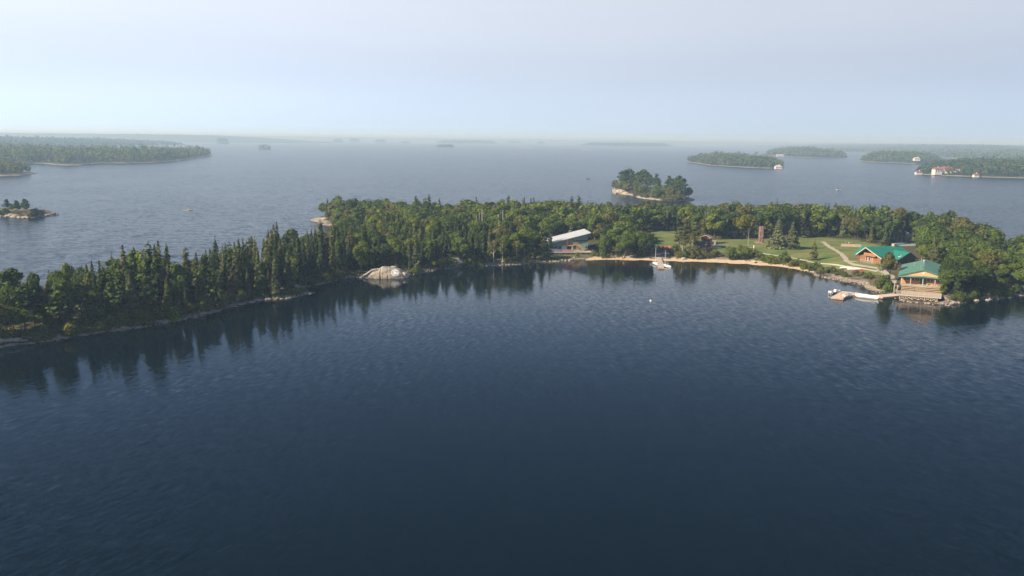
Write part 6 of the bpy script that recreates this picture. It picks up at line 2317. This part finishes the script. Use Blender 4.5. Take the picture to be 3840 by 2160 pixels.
# far ridge that closes the lake
def ridge(name, d0, d1, x0, x1, zmin, zmax, step, seed, label):
    xs = np.arange(x0, x1, step)
    rows = 9
    n = len(xs)
    rng = np.random.default_rng(seed)
    Vv = []
    for r in range(rows):
        f = r / (rows - 1)
        y = d0 + (d1 - d0) * f + wob(xs, xs * .2, 1500, seed) * (d1 - d0) * .35
        big = .5 + .5 * wob(xs, 0 * xs + r * 200, 2600, seed + 1)
        z = (zmin + (zmax - zmin) * np.clip(big, 0, 1)) * sm(f * 1.35) + (rng.uniform(-2.2, 2.2, n) + 3 * wob(xs, xs * .1 + r * 70, 110, r)) * (f > 0.02)
        if r == 0:
            z = z * 0 + 8 + rng.uniform(-3, 3, n)
        z = z * sm(np.minimum(xs - x0, x1 - xs) / 1500.0) - .5
        Vv.append(np.column_stack([xs, y, z]))
    front = Vv[0].copy()
    front[:, 2] = -1
    front[:, 1] -= 10
    Vv = [front] + Vv
    V = np.concatenate(Vv)
    idx = np.arange(len(V)).reshape(rows + 1, n)
    F = np.stack([idx[:-1, :-1], idx[:-1, 1:], idx[1:, 1:], idx[1:, :-1]], -1).reshape(-1, 4)
    return struct(link(name, np_mesh(name, V, F, M('far forest', (.05, .065, .035), .95, .3, .01))))
ridge('far_hills', 11500, 15000, -11000, 11000, 44, 53, 26, 3, '')
ridge('far_hills', 6400, 8000, -7000, -1300, 40, 52, 22, 8, '')
ridge('far_hills', 7000, 8600, 1900, 8000, 24, 46, 22, 5, '')

# houses on the right islets
FARROOF = M('red tile roof', (.26, .09, .08), .7, .1, .5)
GREYROOF = M('pale grey roof', (.45, .38, .36), .7, .1, .5)
def cottage(px, py, z, rot, w, d, h, label, roof=FARROOF, hip=1.0, name='house'):
    q = G(px, py, z)
    t = thing(name, label, 'house' if name == 'house' else 'boathouse', (q[0], q[1], z), rot)
    MB().box(-w / 2, w / 2, -d / 2, d / 2, -2.0, h).build('wall', M('cottage white', (.62, .6, .56), .7, .05, 1), t)
    rr_ = h + d * .32
    k = w / 2 - d / 2 * hip * .6
    for s in (1, -1):
        qq = [(-w / 2 - .5, s * (d / 2 + .6), h - .05), (w / 2 + .5, s * (d / 2 + .6), h - .05), (k, 0, rr_), (-k, 0, rr_)]
        MB().slab(qq if s < 0 else qq[::-1], .25).build('roof_slope', roof, t)
        qe = [(s * (w / 2 + .5), -d / 2 - .6, h - .05), (s * (w / 2 + .5), d / 2 + .6, h - .05), (s * k, 0, rr_)]
        MB().slab(qe if s > 0 else qe[::-1], .25).build('roof_end', roof, t)
    n = max(2, int(w / 3.2))
    for i in range(n):
        x = -w / 2 + w * (i + .5) / n
        window(t, x - .7, x + .7, -d / 2, h * .35, h * .8, M('window trim', (.5, .48, .45), .7, .05, 1))
    MB().box(k * .3, k * .3 + .9, -.4, .5, rr_ - .8, rr_ + 1.1).build('chimney', WHITE, t)
    return t
cottage(3513, 650, 3.0, .1, 11, 9, 6.0, 'tall white house with red roof at the left of the near right islet')
cottage(3548, 645, 5.0, -.1, 18, 11, 4.6, 'wide white house with long red roof on the near right islet')
cottage(3594, 650, 3.0, .3, 11, 8, 3.4, 'white cottage right of the red roofed houses', GREYROOF)
cottage(3659, 661.5, .8, 0, 7, 6, 2.4, 'small white boathouse with red roof at the water of the near right islet', FARROOF, 1, 'boathouse')
cottage(3444, 652, .8, 0, 9, 6, 2.6, 'low white boathouse with red roof at the left tip of the near right islet', FARROOF, 1, 'boathouse')
cottage(2918, 631, .8, 0, 11, 9, 2.6, 'square white boathouse on the water at the end of the long islet', GREYROOF, 1, 'boathouse')
cottage(2857, 620, 3.0, .2, 9, 8, 3.6, 'pale house with pinkish roof among the trees of the long islet', GREYROOF)
cottage(2830, 619, 2.5, .2, 6, 6, 3, 'small pale hut left of the pinkish roofed house', GREYROOF)
cottage(2925, 585, 1.0, 0, 24, 10, 2.2, 'long pale boathouse on the hazy island shore', GREYROOF, 1, 'boathouse')
cottage(3437, 600, 9.0, 0, 13, 9, 3.4, 'pale house high among the trees of the rounded islet', GREYROOF)

# ------------------------------------------------------------------ air
hm, nt, out = new_mat('hazy air')
pv = nd(nt, 'ShaderNodeVolumePrincipled')
pv.inputs['Color'].default_value = (.48, .70, 1.0, 1)
pv.inputs['Density'].default_value = 0.00024
pv.inputs['Anisotropy'].default_value = .12
pv.inputs['Absorption Color'].default_value = (.5, .5, .5, 1)
nt.links.new(pv.outputs[0], out.inputs['Volume'])
mb = MB().box(-32000, 32000, -300, 30000, -4.5, 62)
hz_o = mb.build('haze', hm)
stuff(hz_o, 'pale summer haze over the lake', 'haze')

# ------------------------------------------------------------------ alike things are told apart by their order in the photograph
def ordinal(n):
    w = ['first', 'second', 'third', 'fourth', 'fifth', 'sixth', 'seventh', 'eighth', 'ninth', 'tenth']
    if n <= 10:
        return w[n - 1]
    return '%d%s' % (n, 'th' if 10 < n % 100 < 14 else {1: 'st', 2: 'nd', 3: 'rd'}.get(n % 10, 'th'))
by_label = {}
for o in COL.objects:
    if o.parent is None and 'category' in o and o.get('kind') is None:
        by_label.setdefault(o['label'], []).append(o)
for lab, objs in by_label.items():
    if len(objs) > 1:
        objs.sort(key=lambda o: PX(o.location.x, o.location.y, o.location.z)[0])
        for i, o in enumerate(objs):
            if not o.get('group'):
                o['group'] = lab
            o['label'] = '%s, %s from left' % (lab, ordinal(i + 1))
            if len(o['label'].split()) > 16:
                print('LONG', o['label'])
